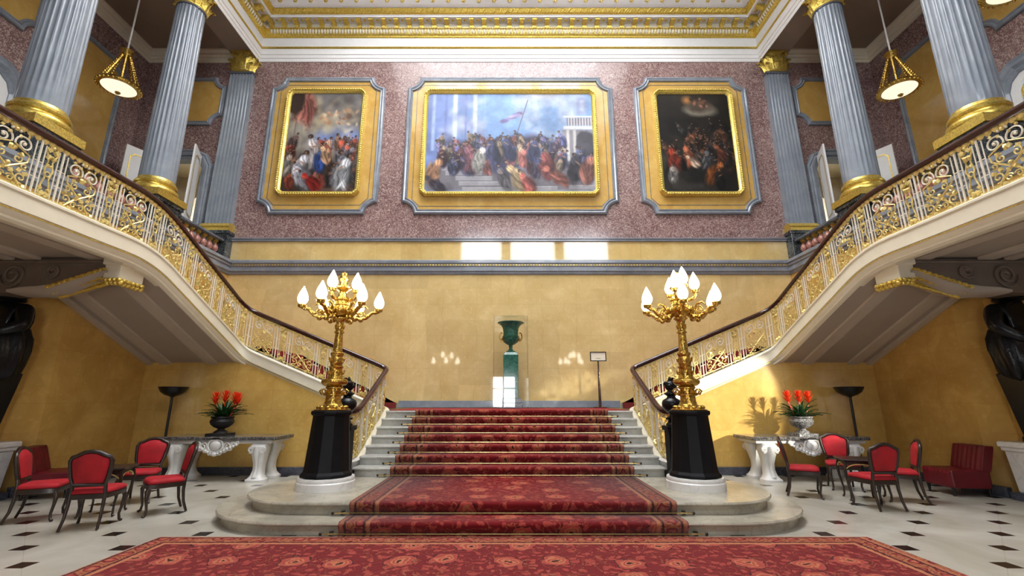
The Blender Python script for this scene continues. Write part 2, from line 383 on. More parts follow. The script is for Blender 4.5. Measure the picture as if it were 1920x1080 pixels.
# side walls of the stairs, walls under the flights
for s in (-1, 1):
    X = lambda a: a*s
    sd = SIDE[s]
    def bx(b, x0, x1, *r): return b.box(min(x0*s, x1*s), max(x0*s, x1*s), *r)
    struct(bx(bx(MB(), 8.85, 9.1, 7.6, YB, 2.7, 5.44), 8.85, 9.1, -4, 7.6, 3.95, 5.44).build('wall_'+sd, 'sienna_side'))
    b = MB(); b.prism([(8.45, 10.98), (8.45, 8.55), (8.72, 8.2), (8.72, 6.9), (8.84, 6.9), (8.84, 10.98)], lambda u, v, w: (u*s, v, w), 0, 3.5)
    struct(b.build('wall_'+sd, 'sienna_side'))
    if s < 0: struct(bx(MB(), 9.3, 9.5, -4, 8.3, 0, 5).build('wall_'+sd, 'sienna_side'))
    else:     # a tall side window of the hall lets the sun in on this side
        b = MB(); bx(b, 9.3, 9.5, -4, 4.3, 0, 5); bx(b, 9.3, 9.5, 6.6, 8.3, 0, 5); bx(b, 9.3, 9.5, 4.3, 6.6, 0, .9); bx(b, 9.3, 9.5, 4.3, 6.6, 4.0, 5)
        struct(b.build('wall_'+sd, 'sienna_side'))
    # wall facing the hall below the flight along the back wall: sloping top
    b = MB(); pts = [(2.75, 0), (8.5, 0), (8.5, 2.56), (6.3, 2.56), (2.75, 1.08)]
    b.prism(pts, lambda u, v, w: (u*s, w, v), 10.7, 10.9); struct(b.build('wall_under_flight_'+sd, 'sienna_low'))
    b = MB(); bx(b, 2.95, 8.45, 10.62, 10.72, 0, .17); bx(b, 8.37, 8.47, 8.25, 10.7, 0, .17)
    struct(b.build('baseboard_'+sd, 'skirt', bevel=.012))
    # gallery slab with its grey moulding
    b = MB(); bx(b, 8.86, 12.9, -4, YB, 5.46, 5.84); struct(b.build('floor_gallery_'+sd, 'greydark'))
    b = MB(); b.prism(prof, lambda u, v, w: ((8.85+u)*s, w, v), -4, YB-.02)
    struct(b.build('trim_3', 'grey'))
    # gallery outer wall, porphyry; window opening at Y 8.1..10.1
    b = MB()
    for y0, y1, z0, z1 in ((10.1, 14.1, 5.8, 13.9), (-4, 8.1, 5.8, 13.9), (8.1, 10.1, 9.6, 13.9), (8.1, 10.1, 5.8, 6.2)): bx(b, 12.8, 13.1, y0, y1, z0, z1)
    struct(b.build('wall_gallery_'+sd, 'porphyry'))
    b = MB(); bx(b, 9.85, 12.9, -4, 14.1, 13.68, 13.9); struct(b.build('ceiling_gallery_'+sd, 'gallceil'))
    # cornice of the gallery bay
    cp = [(0, 13.24), (.03, 13.25), (.03, 13.34), (.07, 13.36), (.07, 13.44), (.12, 13.48), (.12, 13.54), (.2, 13.62), (.2, 13.70), (0, 13.70)]
    b = MB(); b.prism(cp, lambda u, v, w: ((12.8-u)*s, w, v), -4, YB); b.prism(cp, lambda u, v, w: (w, YB-u, v), 9.86*s, 12.8*s)
    struct(b.build('trim_4', 'cream'))
    # architrave beam over the columns
    b = MB(); bx(b, 8.9, 9.85, -4, YB, 13.5, 15.0); struct(b.build('trim_5', 'plaster'))

# main cornice round the hall
p_white = [(0, 13.27), (.02, 13.27), (.02, 13.40), (.045, 13.41), (.045, 13.53), (.07, 13.54), (.07, 13.68), (.075, 13.76), (0, 13.76)]
p_gold1 = [(0, 13.76), (.09, 13.77), (.12, 13.80), (.09, 13.85), (0, 13.86)]
p_frieze = [(0, 13.86), (.06, 13.86), (.06, 14.26), (0, 14.26)]
p_gold2 = [(0, 14.22), (.08, 14.23), (.10, 14.25), (.10, 14.28), (.16, 14.34), (.19, 14.42), (.19, 14.47), (.22, 14.50), (0, 14.50)]
p_mod = [(0, 14.50), (.18, 14.50), (.18, 14.76), (.0, 14.76)]
p_cor = [(0, 14.75), (.46, 14.75), (.46, 14.80), (.49, 14.83), (0, 14.84)]
p_rope = [(0, 14.83), (.49, 14.83), (.56, 14.86), (.62, 14.93), (.62, 14.98), (0, 14.99)]
p_top = [(0, 14.98), (.64, 14.98), (.74, 15.02), (.95, 15.16), (1.3, 15.45), (1.3, 15.62), (0, 15.63)]
def cornice(profile, m, name):
    b = MB()
    path = [(-8.9, -4), (-8.9, YB), (8.9, YB), (8.9, -4)]
    b.frame(path, [(-d, z) for d, z in profile], lambda u, v, h: (u, v, h), closed=False)
    return struct(b.build(name, m))
cornice(p_white, 'white', 'trim_6'); cornice(p_gold1, 'gold', 'trim_7'); cornice(p_frieze, 'white', 'trim_8')
cornice(p_gold2, 'goldb', 'trim_9'); cornice(p_mod, 'cream', 'trim_10'); cornice(p_cor, 'white', 'trim_11'); cornice(p_rope, 'goldb', 'trim_12'); cornice(p_top, 'white', 'trim_13')
b = MB()      # carved repeats of the cornice: eggs, modillions, coffer rosettes, rope
def along(step, f):
    n = int(17.0/step)
    for i in range(n+1): x = -8.5+17.0*i/n; f(lambda d, t, z: (x+t, YB-d, z))
    m_ = int(9.0/step)
    for i in range(m_+1):
        y = YB-.5-9.0*i/m_
        for s in (-1, 1): f(lambda d, t, z, s=s: (s*(8.9-d), y+t, z))
def egg(P):
    b.m(1); rings = []
    for z, d, w in ((14.33, .15, .012), (14.36, .185, .036), (14.42, .21, .042), (14.47, .20, .034)):
        rings.append([P(d+.02*math.sin(a), w*math.cos(a), z) for a in (0, PI*.5, PI)] + [P(d-.03, 0, z)])
    b.loft(rings)
along(.105, egg)
def bead(P): b.m(0); b.loft([[P(.2, -.022, 14.49), P(.245, -.022, 14.49), P(.245, -.022, 14.53), P(.2, -.022, 14.53)], [P(.2, .022, 14.49), P(.245, .022, 14.49), P(.245, .022, 14.53), P(.2, .022, 14.53)]])
along(.07, bead)
def modil(P):
    b.m(0)
    prof_ = [(.16, 14.54), (.22, 14.54), (.24, 14.60), (.31, 14.65), (.39, 14.67), (.43, 14.70), (.43, 14.755), (.16, 14.755)]
    b.loft([[P(d, t, z) for d, z in prof_] for t in (-.075, .075)])
    b.loft([[P(.415+.04*math.cos(a), t, 14.71+.04*math.sin(a)) for a in [2*PI*k/8 for k in range(8)]] for t in (-.085, .085)])
    ros = [P(.32+.06*math.cos(a), .22+.06*math.sin(a), 14.745) for a in [2*PI*k/8 for k in range(8)]]
    b.loft([ros, [P(.32, .22, 14.71)]*8], False)
along(.437, modil)
def rope(P):
    b.m(0); b.loft([[P(.54+.08*u+.05*math.cos(a), -.05+.1*u, 14.87+.09*u+.045*math.sin(a)) for a in [2*PI*k/6 for k in range(6)]] for u in (0, .5, 1)])
along(.2, rope)
def flower_(P):
    b.m(0)
    for k in range(5):
        a = 2*PI*k/5
        c = P(.82, .05*math.cos(a), 15.10+.05*math.sin(a)); b.sphere(c, .035, 6, 4)
along(.52, flower_)
struct(b.build('trim_14', ['goldb', 'cream']))
# ceiling with lantern opening (the glazed lantern that lights the hall)
b = MB()
for x0, x1, y0, y1 in ((-9, 9, 11.5, 13.8), (-9, 9, -4.1, 3.5), (-9, -5.2, 3.5, 11.5), (5.2, 9, 3.5, 11.5)): b.box(x0, x1, y0, y1, 15.62, 15.8)
struct(b.build('ceiling', 'white'))
b = MB()      # gilt scrolls on the cove
for sx, cx_ in ((1, -.62), (-1, .62), (1, -8.05), (-1, 8.05)):
    for q in range(2):
        pts = []
        for i in range(26):
            a = i/25*3.6*PI; r = .06+.22*(1-i/25)
            pts.append((cx_+sx*(r*math.cos(a)-.1), 12.85-q*.3, 15.24+.10*math.sin(a)*r/.2))
        b.tube(pts, .05, 6)
    for k in range(5): b.sphere((cx_+sx*(.1*k-.1), 12.85, 15.16+.03*math.sin(k*2)), .06, 6, 4)
struct(b.build('trim_15', 'gold'))
b = MB()      # lantern walls
Z0, Z1 = 15.62, 21.2
for x0, x1 in ((-5.3, -4.47), (-1.98, -1.4), (1.37, 1.82), (4.3, 5.3)):
    b.box(x0, x1, 3.3, 3.5, 18.9, 20.7); b.box(x0, x1, 11.5, 11.7, 18.9, 20.7)
for y in (3.3, 11.5): b.box(-5.3, 5.3, y, y+.2, Z0, 18.9); b.box(-5.3, 5.3, y, y+.2, 20.7, Z1)
for x in (-5.4, 5.2): b.box(x, x+.2, 3.3, 11.7, Z0, Z1)
struct(b.build('wall_lantern', 'white'))
wins = [(-4.47, -1.98), (-1.4, 1.37), (1.82, 4.3)]
wn = 0
for x0, x1 in wins:
    for y in (3.32, 11.62):
        wn += 1; struct(MB().box(x0, x1, y, y+.06, 18.9, 20.7).build('window_%d' % wn, 'sky'))
wn += 1; struct(MB().box(-5.2, 5.2, 3.5, 11.5, 21.2, 21.25).build('window_%d' % wn, 'skylay'))
b = MB()
for x in (-3.5, -1.75, 0, 1.75, 3.5): b.box(x-.05, x+.05, 3.5, 11.5, 21.1, 21.2)
for y in (5, 6.5, 8, 9.5): b.box(-5.2, 5.2, y-.05, y+.05, 21.1, 21.2)
struct(b.build('trim_16', 'white'))
# front wall behind the camera with the entrance door and the upper windows
b = MB()
YF = -4.0
for x0, x1, z0, z1 in ((-13.1, -1.1, 0, 3.2), (.35, 13.1, 0, 3.2), (-13.1, 13.1, 3.2, 11.2), (-13.1, -3.5, 11.2, 13.4), (-.6, .1, 11.2, 13.4), (3.3, 4.0, 11.2, 13.4), (7.2, 13.1, 11.2, 13.4), (-13.1, 13.1, 13.4, 15.7)):
    b.box(x0, x1, YF-.3, YF, z0, z1)
struct(b.build('wall_front', 'greydark'))
for x0, x1 in ((-3.5, -.6), (.1, 3.3), (4.0, 7.2)):
    wn += 1; f = struct(MB().box(x0, x1, YF-.2, YF-.15, 11.2, 13.4).build('window_%d' % wn, 'sky'))
b = MB(); b.box(-1.1, .35, YF-.2, YF-.15, .35, 3.0)
d1 = struct(b.build('door_1', 'doorlight'))
b = MB(); b.box(-1.1, .35, YF-.14, YF-.08, 0, .35); b.box(-.42, -.34, YF-.14, YF-.06, .35, 3.0); b.box(-1.1, .35, YF-.14, YF-.06, 2.25, 2.33); b.box(-1.1, .35, YF-.14, YF-.06, 3.0, 3.2)
b.build('door_frame', 'white', d1)
# right hall window frame (sun comes through it)
b = MB()
for y in (4.3, 6.52): b.box(9.34, 9.42, y, y+.08, .9, 4.0)
for z in (.9, 1.7, 3.92): b.box(9.34, 9.42, 4.3, 6.6, z, z+.07)
wn += 1; wf = struct(b.build('window_%d' % wn, 'white'))
MB().box(9.375, 9.385, 4.35, 6.55, .95, 3.95).build('pane', 'glass', wf)

# ------------------------------------------------------------------ panels, paintings
def notched(x0, x1, z0, z1, r, n=7, ear=.07):
    """rectangle with concave quarter-round corners, counter-clockwise"""
    P = []
    for cx_, cz, a0 in ((x1, z0, PI), (x1, z1, 1.5*PI), (x0, z1, 0), (x0, z0, .5*PI)):
        for i in range(n+1):
            a = a0 - (PI/2)*i/n
            P.append((cx_+r*math.cos(a), cz+r*math.sin(a)))
    return P
def chamf(x0, x1, z0, z1, c):
    return [(x0+c, z0), (x1-c, z0), (x1, z0+c), (x1, z1-c), (x1-c, z1), (x0+c, z1), (x0, z1-c), (x0, z0+c)]
MOULD = [(0, 0), (0, .05), (.03, .09), (.07, .10), (.11, .07), (.13, .09), (.16, .09), (.19, .04), (.2, 0)]
def wall_panel(label, x0, x1, z0, z1, r, fn, mw=1.0, inner=None, mats=('grey', 'sienna_field')):
    t = thing('wall_panel', label, 'wall panel')
    path = notched(x0, x1, z0, z1, r)
    MB().frame(path, [(d*mw, h*mw) for d, h in MOULD], fn).build('moulding', mats[0], t, smooth=50)
    b = MB(); b.prism(notched(x0+.1*mw, x1-.1*mw, z0+.1*mw, z1-.1*mw, r+.02), fn, .012, .035)
    b.build('field', mats[1], t)
    if inner:
        b = MB(); b.frame(chamf(*inner, .25), [(0, .035), (0, .042), (.02, .042), (.02, .035)], fn); b.build('incised_line', 'greydark', t)
    return t
FB = lambda u, v, h: (u, YB-h, v)
wall_panel('grey moulded yellow marble panel with notched corners around the left painting', -8.27, -4.31, 7.44, 12.6, .42, FB, 1.0, (-7.95, -4.62, 7.76, 12.3))
wall_panel('wide grey moulded yellow marble panel around the large central painting', -3.53, 3.59, 7.44, 12.6, .42, FB, 1.0, (-3.2, 3.27, 7.72, 12.3))
wall_panel('grey moulded yellow marble panel with notched corners around the dark right painting', 4.32, 8.25, 7.44, 12.6, .42, FB, 1.0, (4.64, 7.93, 7.76, 12.3))
for s in (-1, 1):
    a, c = sorted((s*9.86, s*12.0))
    wall_panel('small grey framed yellow panel above the gallery door on the %s' % SIDE[s], a, c, 10.72, 12.6, .36, FB, .85)
    FS = lambda u, v, h, s=s: (s*(12.8-h), -u, v)
    for y0, y1, z0, z1, nm in ((10.85, 13.0, 6.3, 12.4, 'tall'), (7.9, 10.35, 11.0, 12.9, 'upper')):
        wall_panel('%s grey framed yellow panel on the outer wall of the %s gallery' % (nm, SIDE[s]), -y1, -y0, z0, z1, .36, FS, .95)

# painting: colours of the canvas are worked out by code on a fine grid
def canvas(name, x0, x1, z0, z1, painter, parent, res):
    nx, nz = res
    U, V = np.meshgrid(np.linspace(0, 1, nx), np.linspace(0, 1, nz))
    img = painter(U, V, (x1-x0)/(z1-z0))
    vs = [(x0+(x1-x0)*i/(nx-1), YB-.10, z0+(z1-z0)*j/(nz-1)) for j in range(nz) for i in range(nx)]
    fs = [(j*nx+i, j*nx+i+1, (j+1)*nx+i+1, (j+1)*nx+i) for j in range(nz-1) for i in range(nx-1)]
    me = bpy.data.meshes.new(name); me.from_pydata(vs, [], fs); me.materials.append(M['canvas'])
    ca = me.color_attributes.new('paint', 'FLOAT_COLOR', 'POINT')
    lin = np.where(img <= .04045, img/12.92, ((np.clip(img, 0, 1)+.055)/1.055)**2.4)
    ca.data.foreach_set('color', np.concatenate([lin, np.ones(lin.shape[:2]+(1,))], 2).astype(np.float32).ravel())
    o = bpy.data.objects.new(name, me); COL.objects.link(o); o.parent = parent; return o
def noise2(U, V, rng, oct_=5, base=3, asp=1.0):
    out = np.zeros_like(U); amp = 1; tot = 0
    for o in range(oct_):
        f = base*2**o; g = rng.random((int(f)+3, int(f*asp)+3))
        x = U*f*asp; y = V*f; i = x.astype(int); j = y.astype(int); fx = x-i; fy = y-j
        fx = fx*fx*(3-2*fx); fy = fy*fy*(3-2*fy)
        out += amp*((g[j, i]*(1-fx)+g[j, i+1]*fx)*(1-fy)+(g[j+1, i]*(1-fx)+g[j+1, i+1]*fx)*fy); tot += amp; amp *= .55
    return out/tot
class Painter:
    def __init__(s, U, V, asp, seed):
        s.U, s.V, s.a = U, V, asp; s.r = np.random.default_rng(seed); s.img = np.zeros(U.shape+(3,))
        s.n1 = noise2(U, V, s.r, 5, 3, asp); s.n2 = noise2(U, V, s.r, 5, 9, asp)
    def blend(s, mk, c):
        mk = np.clip(mk, 0, 1)[..., None]; s.img = s.img*(1-mk)+np.array(c)/255.*mk
    def ell(s, x, y, rx, ry, c, rot=0, soft=.25, k=1, fold=0):
        dx = (s.U-x)*s.a; dy = s.V-y; cr, sr = math.cos(rot), math.sin(rot)
        a = (dx*cr+dy*sr)/rx; b_ = (-dx*sr+dy*cr)/ry
        d = np.sqrt(a*a+b_*b_)+(s.n2-.5)*.5
        mk = np.clip((1-d)/soft, 0, 1)*k
        if fold:
            sh = .75+.5*np.abs(np.sin(a*5+b_*2+s.n2*8)); base = np.array(c)/255.
            mk3 = mk[..., None]; s.img = s.img*(1-mk3)+np.clip(base*sh[..., None]*(1.05-.25*a[..., None]), 0, 1)*mk3
        else: s.blend(mk, c)
    def rect(s, x0, x1, y0, y1, c, soft=.006, k=1):
        mk = np.clip((s.U-x0)/soft, 0, 1)*np.clip((x1-s.U)/soft, 0, 1)*np.clip((s.V-y0)/soft, 0, 1)*np.clip((y1-s.V)/soft, 0, 1)*k
        s.blend(mk, c)
    def line(s, x0, y0, x1, y1, w, c):
        dx, dy = (x1-x0)*s.a, y1-y0; L = math.hypot(dx, dy); px = (s.U-x0)*s.a; py = s.V-y0
        t = np.clip((px*dx+py*dy)/L/L, 0, 1); d = np.hypot(px-t*dx, py-t*dy); s.blend(np.clip((w-d)/w*2, 0, 1), c)
    def person(s, x, y, h, robe, lean=0, skin=(176, 132, 104), hair=(46, 34, 30)):
        R_ = s.r.random; a = s.a
        s.ell(x, y+h*.26, h*.19, h*.34, tuple(v*.62 for v in robe), lean, .35, 1, 1)
        for k in range(5):                                   # folds of cloth
            k_ = .5+.8*R_(); s.ell(x+(R_()-.5)*.26*h/a, y+h*(.05+.45*R_()), h*(.03+.05*R_()), h*(.10+.12*R_()), tuple(min(255, v*k_) for v in robe), lean+(R_()-.5)*1.2, .7, .85, 1)
        tx = x-math.sin(lean)*h*.4/a
        s.ell(tx, y+h*.52, h*.11, h*.12, tuple(min(255, v*1.1) for v in robe), lean, .5, 1, 1)
        s.ell(tx+(R_()-.5)*.2*h/a, y+h*(.42+.1*R_()), h*.022, h*.10, tuple(v*.9 for v in skin), .5+1.8*R_(), .6, .85)
        hx, hy = x-math.sin(lean)*h*.62/a, y+h*.67
        s.ell(hx, hy, h*.052, h*.062, hair, R_()*3, .5)
        k_ = .6+.4*R_(); s.ell(hx+s.r.choice((-1, 1))*.014*h/a, hy-.008*h, h*.032, h*.044, tuple(v*k_ for v in skin), R_()*3, .7)
    def crowd(s, n, x0, x1, y0, y1, h0, h1, pal, dark=.5):
        L = sorted([(y0+(y1-y0)*s.r.random(), x0+(x1-x0)*s.r.random()) for _ in range(n)], reverse=True)
        for y, x in L:
            c = pal[s.r.integers(len(pal))]; k = dark+.9*s.r.random()
            s.person(x, y, h0+(h1-h0)*s.r.random(), tuple(min(255, v*k) for v in c), (s.r.random()-.5)*.9)
def paint_center(U, V, asp):
    p = Painter(U, V, asp, 3)
    p.img[:] = np.array((112, 146, 190))/255.; p.blend((p.n1-.50)*4, (178, 178, 186)); p.blend((.5-V)*2.5*(U > 0), (150, 156, 178))
    p.blend((.34-U)*4, (104, 124, 178))
    for x, w, c in ((.04, .03, (150, 170, 214)), (.115, .022, (92, 108, 164)), (.17, .035, (186, 200, 228)), (.29, .034, (196, 202, 220)), (.235, .02, (98, 112, 166)), (.35, .012, (150, 160, 190))):
        p.rect(x-w/2, x+w/2, .40, 1, c, .01); p.rect(x-w/2, x-w/6, .40, 1, tuple(v*.8 for v in c), .01)
    for k in range(26): p.ell(p.r.random()*.33, .5+p.r.random()*.45, .07, .05, (122, 132, 178) if k % 2 else (180, 188, 214), p.r.random()*3, .9, .55)
    p.rect(.80, 1, .10, .63, (128, 122, 124), .02); p.rect(.82, 1, .62, .66, (196, 194, 188)); p.rect(.82, 1, .745, .765, (206, 204, 198)); p.rect(.84, 1, .66, .745, (112, 106, 112))
    for i in range(9): p.rect(.85+i*.017, .858+i*.017, .66, .745, (196, 192, 186), .003)
    for x in (.835, .875): p.rect(x, x+.024, .3, .62, (186, 180, 170)); p.rect(x, x+.008, .3, .62, (146, 140, 134))
    p.ell(.95, .44, .10, .17, (66, 62, 66), 0, .15); p.rect(.9, .975, .77, .97, (138, 148, 178), .02); p.rect(.915, .96, .8, .94, (170, 178, 204), .02)
    p.line(.52, .46, .61, .93, .005, (92, 80, 92)); p.ell(.53, .76, .13, .035, (122, 110, 146), .45, .5, 1, 1); p.ell(.47, .71, .06, .028, (104, 92, 134), .2, .5)
    p.rect(0, 1, 0, .24, (104, 98, 100), .03)                       # steps
    for x0, x1, y in ((.10, .27, .25), (.12, .34, .205), (.18, .40, .155), (.2, .46, .105), (.22, .5, .05), (.6, .78, .06), (.84, 1, .07)):
        p.rect(x0, x1, y-.045, y, (140, 136, 136)); p.rect(x0, x1, y-.01, y, (186, 182, 178))
    p.blend((.17-np.abs(V-.37-.05*np.sin(U*11)-.04*np.sin(U*23)))*14*np.clip((U-.08)*9, 0, 1)*np.clip((.84-U)*12, 0, 1), (54, 52, 74))
    pal = [(66, 68, 106), (74, 60, 76), (84, 82, 118), (112, 62, 62), (58, 60, 80), (116, 98, 76), (70, 74, 92), (98, 88, 104), (130, 72, 62), (146, 128, 104)]
    p.crowd(46, .08, .82, .30, .44, .18, .26, pal, .5)
    p.crowd(40, .10, .96, .14, .32, .24, .32, pal, .5)
    for x, y, h, c, l in ((.05, .08, .40, (170, 116, 74), -.3), (.08, -.02, .30, (52, 42, 50), .9), (.28, .2, .42, (116, 66, 72), .2), (.32, .21, .38, (176, 170, 154), -.2), (.47, .03, .34, (88, 82, 80), .3), (.56, .0, .44, (168, 140, 92), .5), (.61, -.02, .34, (158, 72, 58), .4), (.72, .12, .44, (118, 54, 48), .1), (.79, .04, .36, (146, 78, 58), .9), (.88, .1, .40, (46, 42, 44), 0), (.96, .08, .44, (150, 90, 70), -.2), (.5, .3, .36, (54, 56, 86), .2), (.64, .28, .38, (52, 54, 82), -.1), (.40, .3, .34, (48, 50, 74), .1)):
        p.person(x, y, h, c, l)
    g = p.img.mean(2, keepdims=True); p.img = g+(p.img-g)*.85; p.img = p.img*.9+np.array((.52, .56, .70))*.1  # bluish haze of reflected windows mixed into the canvas colour
    return np.clip(p.img*(.78+.44*p.n2[..., None]), 0, 1)
def paint_left(U, V, asp):
    p = Painter(U, V, asp, 11)
    p.img[:] = np.array((112, 108, 106))/255.; p.blend((p.n1-.42)*4, (176, 164, 144)); p.blend((.16-abs(V-.52))*8*np.clip((U-.25)*4, 0, 1), (124, 138, 178))
    for k in range(40): p.ell(.36+.64*p.r.random(), .60+.34*p.r.random(), .05+.06*p.r.random(), .03+.03*p.r.random(), [(196, 180, 146), (146, 138, 128), (94, 86, 82), (170, 152, 124)][k % 4], p.r.random()*3, .9, .6)
    for k in range(26): p.ell(.45+.5*p.r.random(), .66+.16*p.r.random(), .012+.018*p.r.random(), .03, [(196, 154, 120), (170, 128, 98), (206, 180, 146), (120, 92, 76)][k % 4], p.r.random()*3, .7, .8)
    p.rect(.09, .22, .3, 1, (150, 142, 130), .02); p.rect(.09, .12, .3, 1, (110, 102, 94), .02); p.ell(.19, .86, .13, .22, (146, 96, 84), .1, .3, 1, 1); p.ell(.25, .8, .05, .2, (120, 74, 66), .1, .5, 1, 1); p.ell(.06, .95, .09, .25, (62, 48, 42), 0, .3)
    p.blend((.44-V)*6*(1.1-U*.5), (58, 48, 44)); p.rect(.25, 1, .06, .13, (118, 106, 98), .02); p.rect(.4, 1, .0, .05, (92, 70, 60), .02)
    pal = [(84, 60, 48), (110, 76, 58), (66, 54, 52), (126, 100, 84), (140, 70, 54), (96, 92, 98)]
    p.crowd(34, 0, .95, .22, .42, .2, .28, pal, .5); p.crowd(20, .0, 1, .02, .2, .24, .32, pal, .5)
    for x, y, h, c, l in ((.42, .24, .46, (170, 160, 156), .2), (.5, .2, .36, (52, 76, 132), -.1), (.57, .28, .28, (190, 150, 116), .3), (.84, .04, .52, (92, 92, 96), .15), (.79, .02, .5, (164, 164, 166), -.2), (.22, .08, .46, (172, 170, 174), -.2), (.3, .02, .4, (150, 148, 154), .4), (.12, .02, .28, (130, 62, 44), .1), (.44, .0, .3, (160, 42, 32), .8), (.06, .16, .34, (138, 130, 122), -.1)):
        p.person(x, y, h, c, l)
    return np.clip(p.img*(.76+.42*p.n2[..., None]), 0, 1)
def paint_right(U, V, asp):
    p = Painter(U, V, asp, 23)
    p.img[:] = np.array((32, 29, 27))/255.; p.blend((p.n1-.5)*3, (64, 60, 53)); p.blend((V-.72)*2*(.6-abs(U-.35)), (118, 108, 90))
    p.ell(.58, .83, .19, .085, (160, 152, 134), 0, .45, .8); p.ell(.58, .87, .16, .085, (84, 72, 62), 0, .5); p.ell(.42, .93, .06, .06, (176, 124, 76), 0, .8)
    for k in range(12): p.ell(.44+.26*p.r.random(), .86+.08*p.r.random(), .02, .03, [(170, 118, 92), (120, 82, 66), (60, 48, 42)][k % 3], p.r.random()*3, .7, .9)
    pal = [(56, 44, 36), (74, 50, 38), (40, 38, 38), (96, 62, 42), (60, 58, 56)]
    p.crowd(34, .3, .98, .34, .62, .16, .22, pal, .4); p.crowd(24, .05, .98, .12, .34, .22, .30, pal, .3)
    for x, y, h, c, l in ((.17, .2, .38, (126, 50, 34), .1), (.14, .08, .28, (132, 128, 122), 0), (.38, .26, .32, (154, 90, 64), .2), (.45, .24, .2, (190, 164, 142), .9), (.62, .24, .28, (80, 80, 82), 0), (.68, .06, .40, (124, 72, 34), -.5), (.75, .02, .3, (28, 26, 26), 0), (.88, .22, .34, (40, 37, 37), 0), (.82, .3, .28, (104, 62, 46), .4)):
        p.person(x, y, h, c, l)
    p.rect(.1, .55, .02, .1, (56, 52, 49), .03)
    return np.clip(p.img*(.72+.42*p.n2[..., None]), 0, 1)
GF = [(-.01, 0), (-.01, .10), (.02, .17), (.05, .17), (.07, .13), (.09, .15), (.12, .12), (.14, .09), (.15, .05), (.15, 0)]
def painting(label, x0, x1, z0, z1, painter, res):
    t = thing('framed_painting', label, 'painting')
    g = .12; path = chamf(x0-g, x1+g, z0-g, z1+g, .16)
    b = MB(); b.frame(path, GF, lambda u, v, h: (u, YB-.03-h, v))
    b.build('gilt_frame', 'frame_gold', t, smooth=40)
    b = MB(); P_ = []; Rr = []           # beaded edge carved on the frame
    pp = chamf(x0-g+.03, x1+g-.03, z0-g+.03, z1+g-.03, .15)
    for i in range(len(pp)):
        a = Vector(pp[i]); c = Vector(pp[(i+1) % len(pp)]); n = max(1, int((c-a).length/.08))
        for k in range(n):
            for j, rr in enumerate((.010, .026, .030, .026)):
                q = a+(c-a)*((k+j/4)/n); P_.append((q.x, YB-.20, q.y)); Rr.append(rr)
    b.tube(P_, Rr, 6, True)
    b.build('beading', 'frame_gold', t, smooth=60)
    canvas('canvas', x0, x1, z0, z1, painter, t, res)
    return t
painting('tall oil painting of a robed crowd under clouds, left of the three', -7.53, -5.05, 8.2, 11.93, paint_left, (150, 225))
painting('wide oil painting of a crowd on steps under blue sky, in the centre', -2.81, 2.84, 8.2, 11.91, paint_center, (300, 200))
painting('tall very dark oil painting with a pale halo, right of the three', 5.07, 7.55, 8.2, 11.9, paint_right, (150, 225))

# ------------------------------------------------------------------ columns and pilasters
def leafm(b, ang, r0, z0, h, w, curl, fn=None):
    rows = []
    ca, sa = math.cos(ang), math.sin(ang)
    for i in range(7):
        t = i/6
        rr = r0 + .03 + curl*max(0, t-.40)**1.4*2.4 + .05*math.sin(t*PI)
        zz = z0 + h*(t if t < .82 else .82-(t-.82)*.7)
        ww = w*(.55+.75*math.sin(PI*min(1, .25+t*.62)))*(1 if t < .8 else .7)
        row = []
        for q in (-1, -.5, 0, .5, 1):
            off = ww*q*.5; d = rr - .055*abs(q) + (.03 if q == 0 else 0)
            row.append((ca*d-sa*off, sa*d+ca*off, zz-.02*abs(q)))
        rows.append(row)
    b.loft(rows, False, False)
def capital(r, h, flat=None):
    fn = (lambda p: Vector((p.x, p.y*flat, p.z))) if flat else None
    b = MB(fn)
    b.lathe([(r*.86, 0), (r*.86, h*.1), (r*.88, h*.6), (r*1.05, h*.86), (r*1.1, h*.88)], 24)
    b.lathe([(r*.95, -.02), (r*1.08, 0), (r*1.08, .05), (r*.95, .07)], 24)
    for k in range(8): leafm(b, 2*PI*k/8, r*.92, 0, h*.46, r*.70, .20*r/.4)
    for k in range(8): leafm(b, 2*PI*(k+.5)/8, r*.90, h*.05, h*.74, r*.66, .21*r/.4)
    for k in range(4):
        a = PI/4+k*PI/2
        for sgn in (-1, 1):
            pts = []
            for i in range(5): t = i/4; d = r*(1.0+.38*t*t); aa = a+sgn*.55*(1-t); pts.append((d*math.cos(aa), d*math.sin(aa), h*(.5+.34*t)))
            for i in range(1, 14):
                q = i/13*3*PI; rad = r*.17*(1-i/16); d = r*1.40
                pts.append((d*math.cos(a)+rad*math.sin(q)*math.cos(a)*.8, d*math.sin(a)+rad*math.sin(q)*math.sin(a)*.8, h*.78+rad*math.cos(q)*1.1))
            b.tube(pts, r*.055, 6)
        a2 = k*PI/2
        for i in range(6): b.sphere((r*1.22*math.cos(a2)+.07*math.cos(i)*math.sin(a2), r*1.22*math.sin(a2)+.07*math.cos(i)*math.cos(a2), h*.93+.05*math.sin(i)), r*.10, 6, 4)
        for sgn in (-1, 1):
            pts = [(r*1.12*math.cos(a2+sgn*.5*(1-t))*(1+.08*t), r*1.12*math.sin(a2+sgn*.5*(1-t))*(1+.08*t), h*(.5+.3*t)) for t in (0, .3, .6, .85, 1)]
            b.tube(pts, r*.05, 6)
    ab = []
    for k in range(4):
        a = PI/4+k*PI/2; n_ = 6
        p0 = Vector((math.cos(a), math.sin(a)))*r*1.66; p1 = Vector((math.cos(a+PI/2), math.sin(a+PI/2)))*r*1.66
        for i in range(n_):
            t = i/n_; q = p0+(p1-p0)*t; q *= 1-.10*math.sin(PI*t); ab.append(q)
    b.loft([[(q.x*sc2, q.y*sc2, z) for q in ab] for sc2, z in ((.93, h*.88), (1, h*.93), (1, h*.97), (.97, h))])
    return b
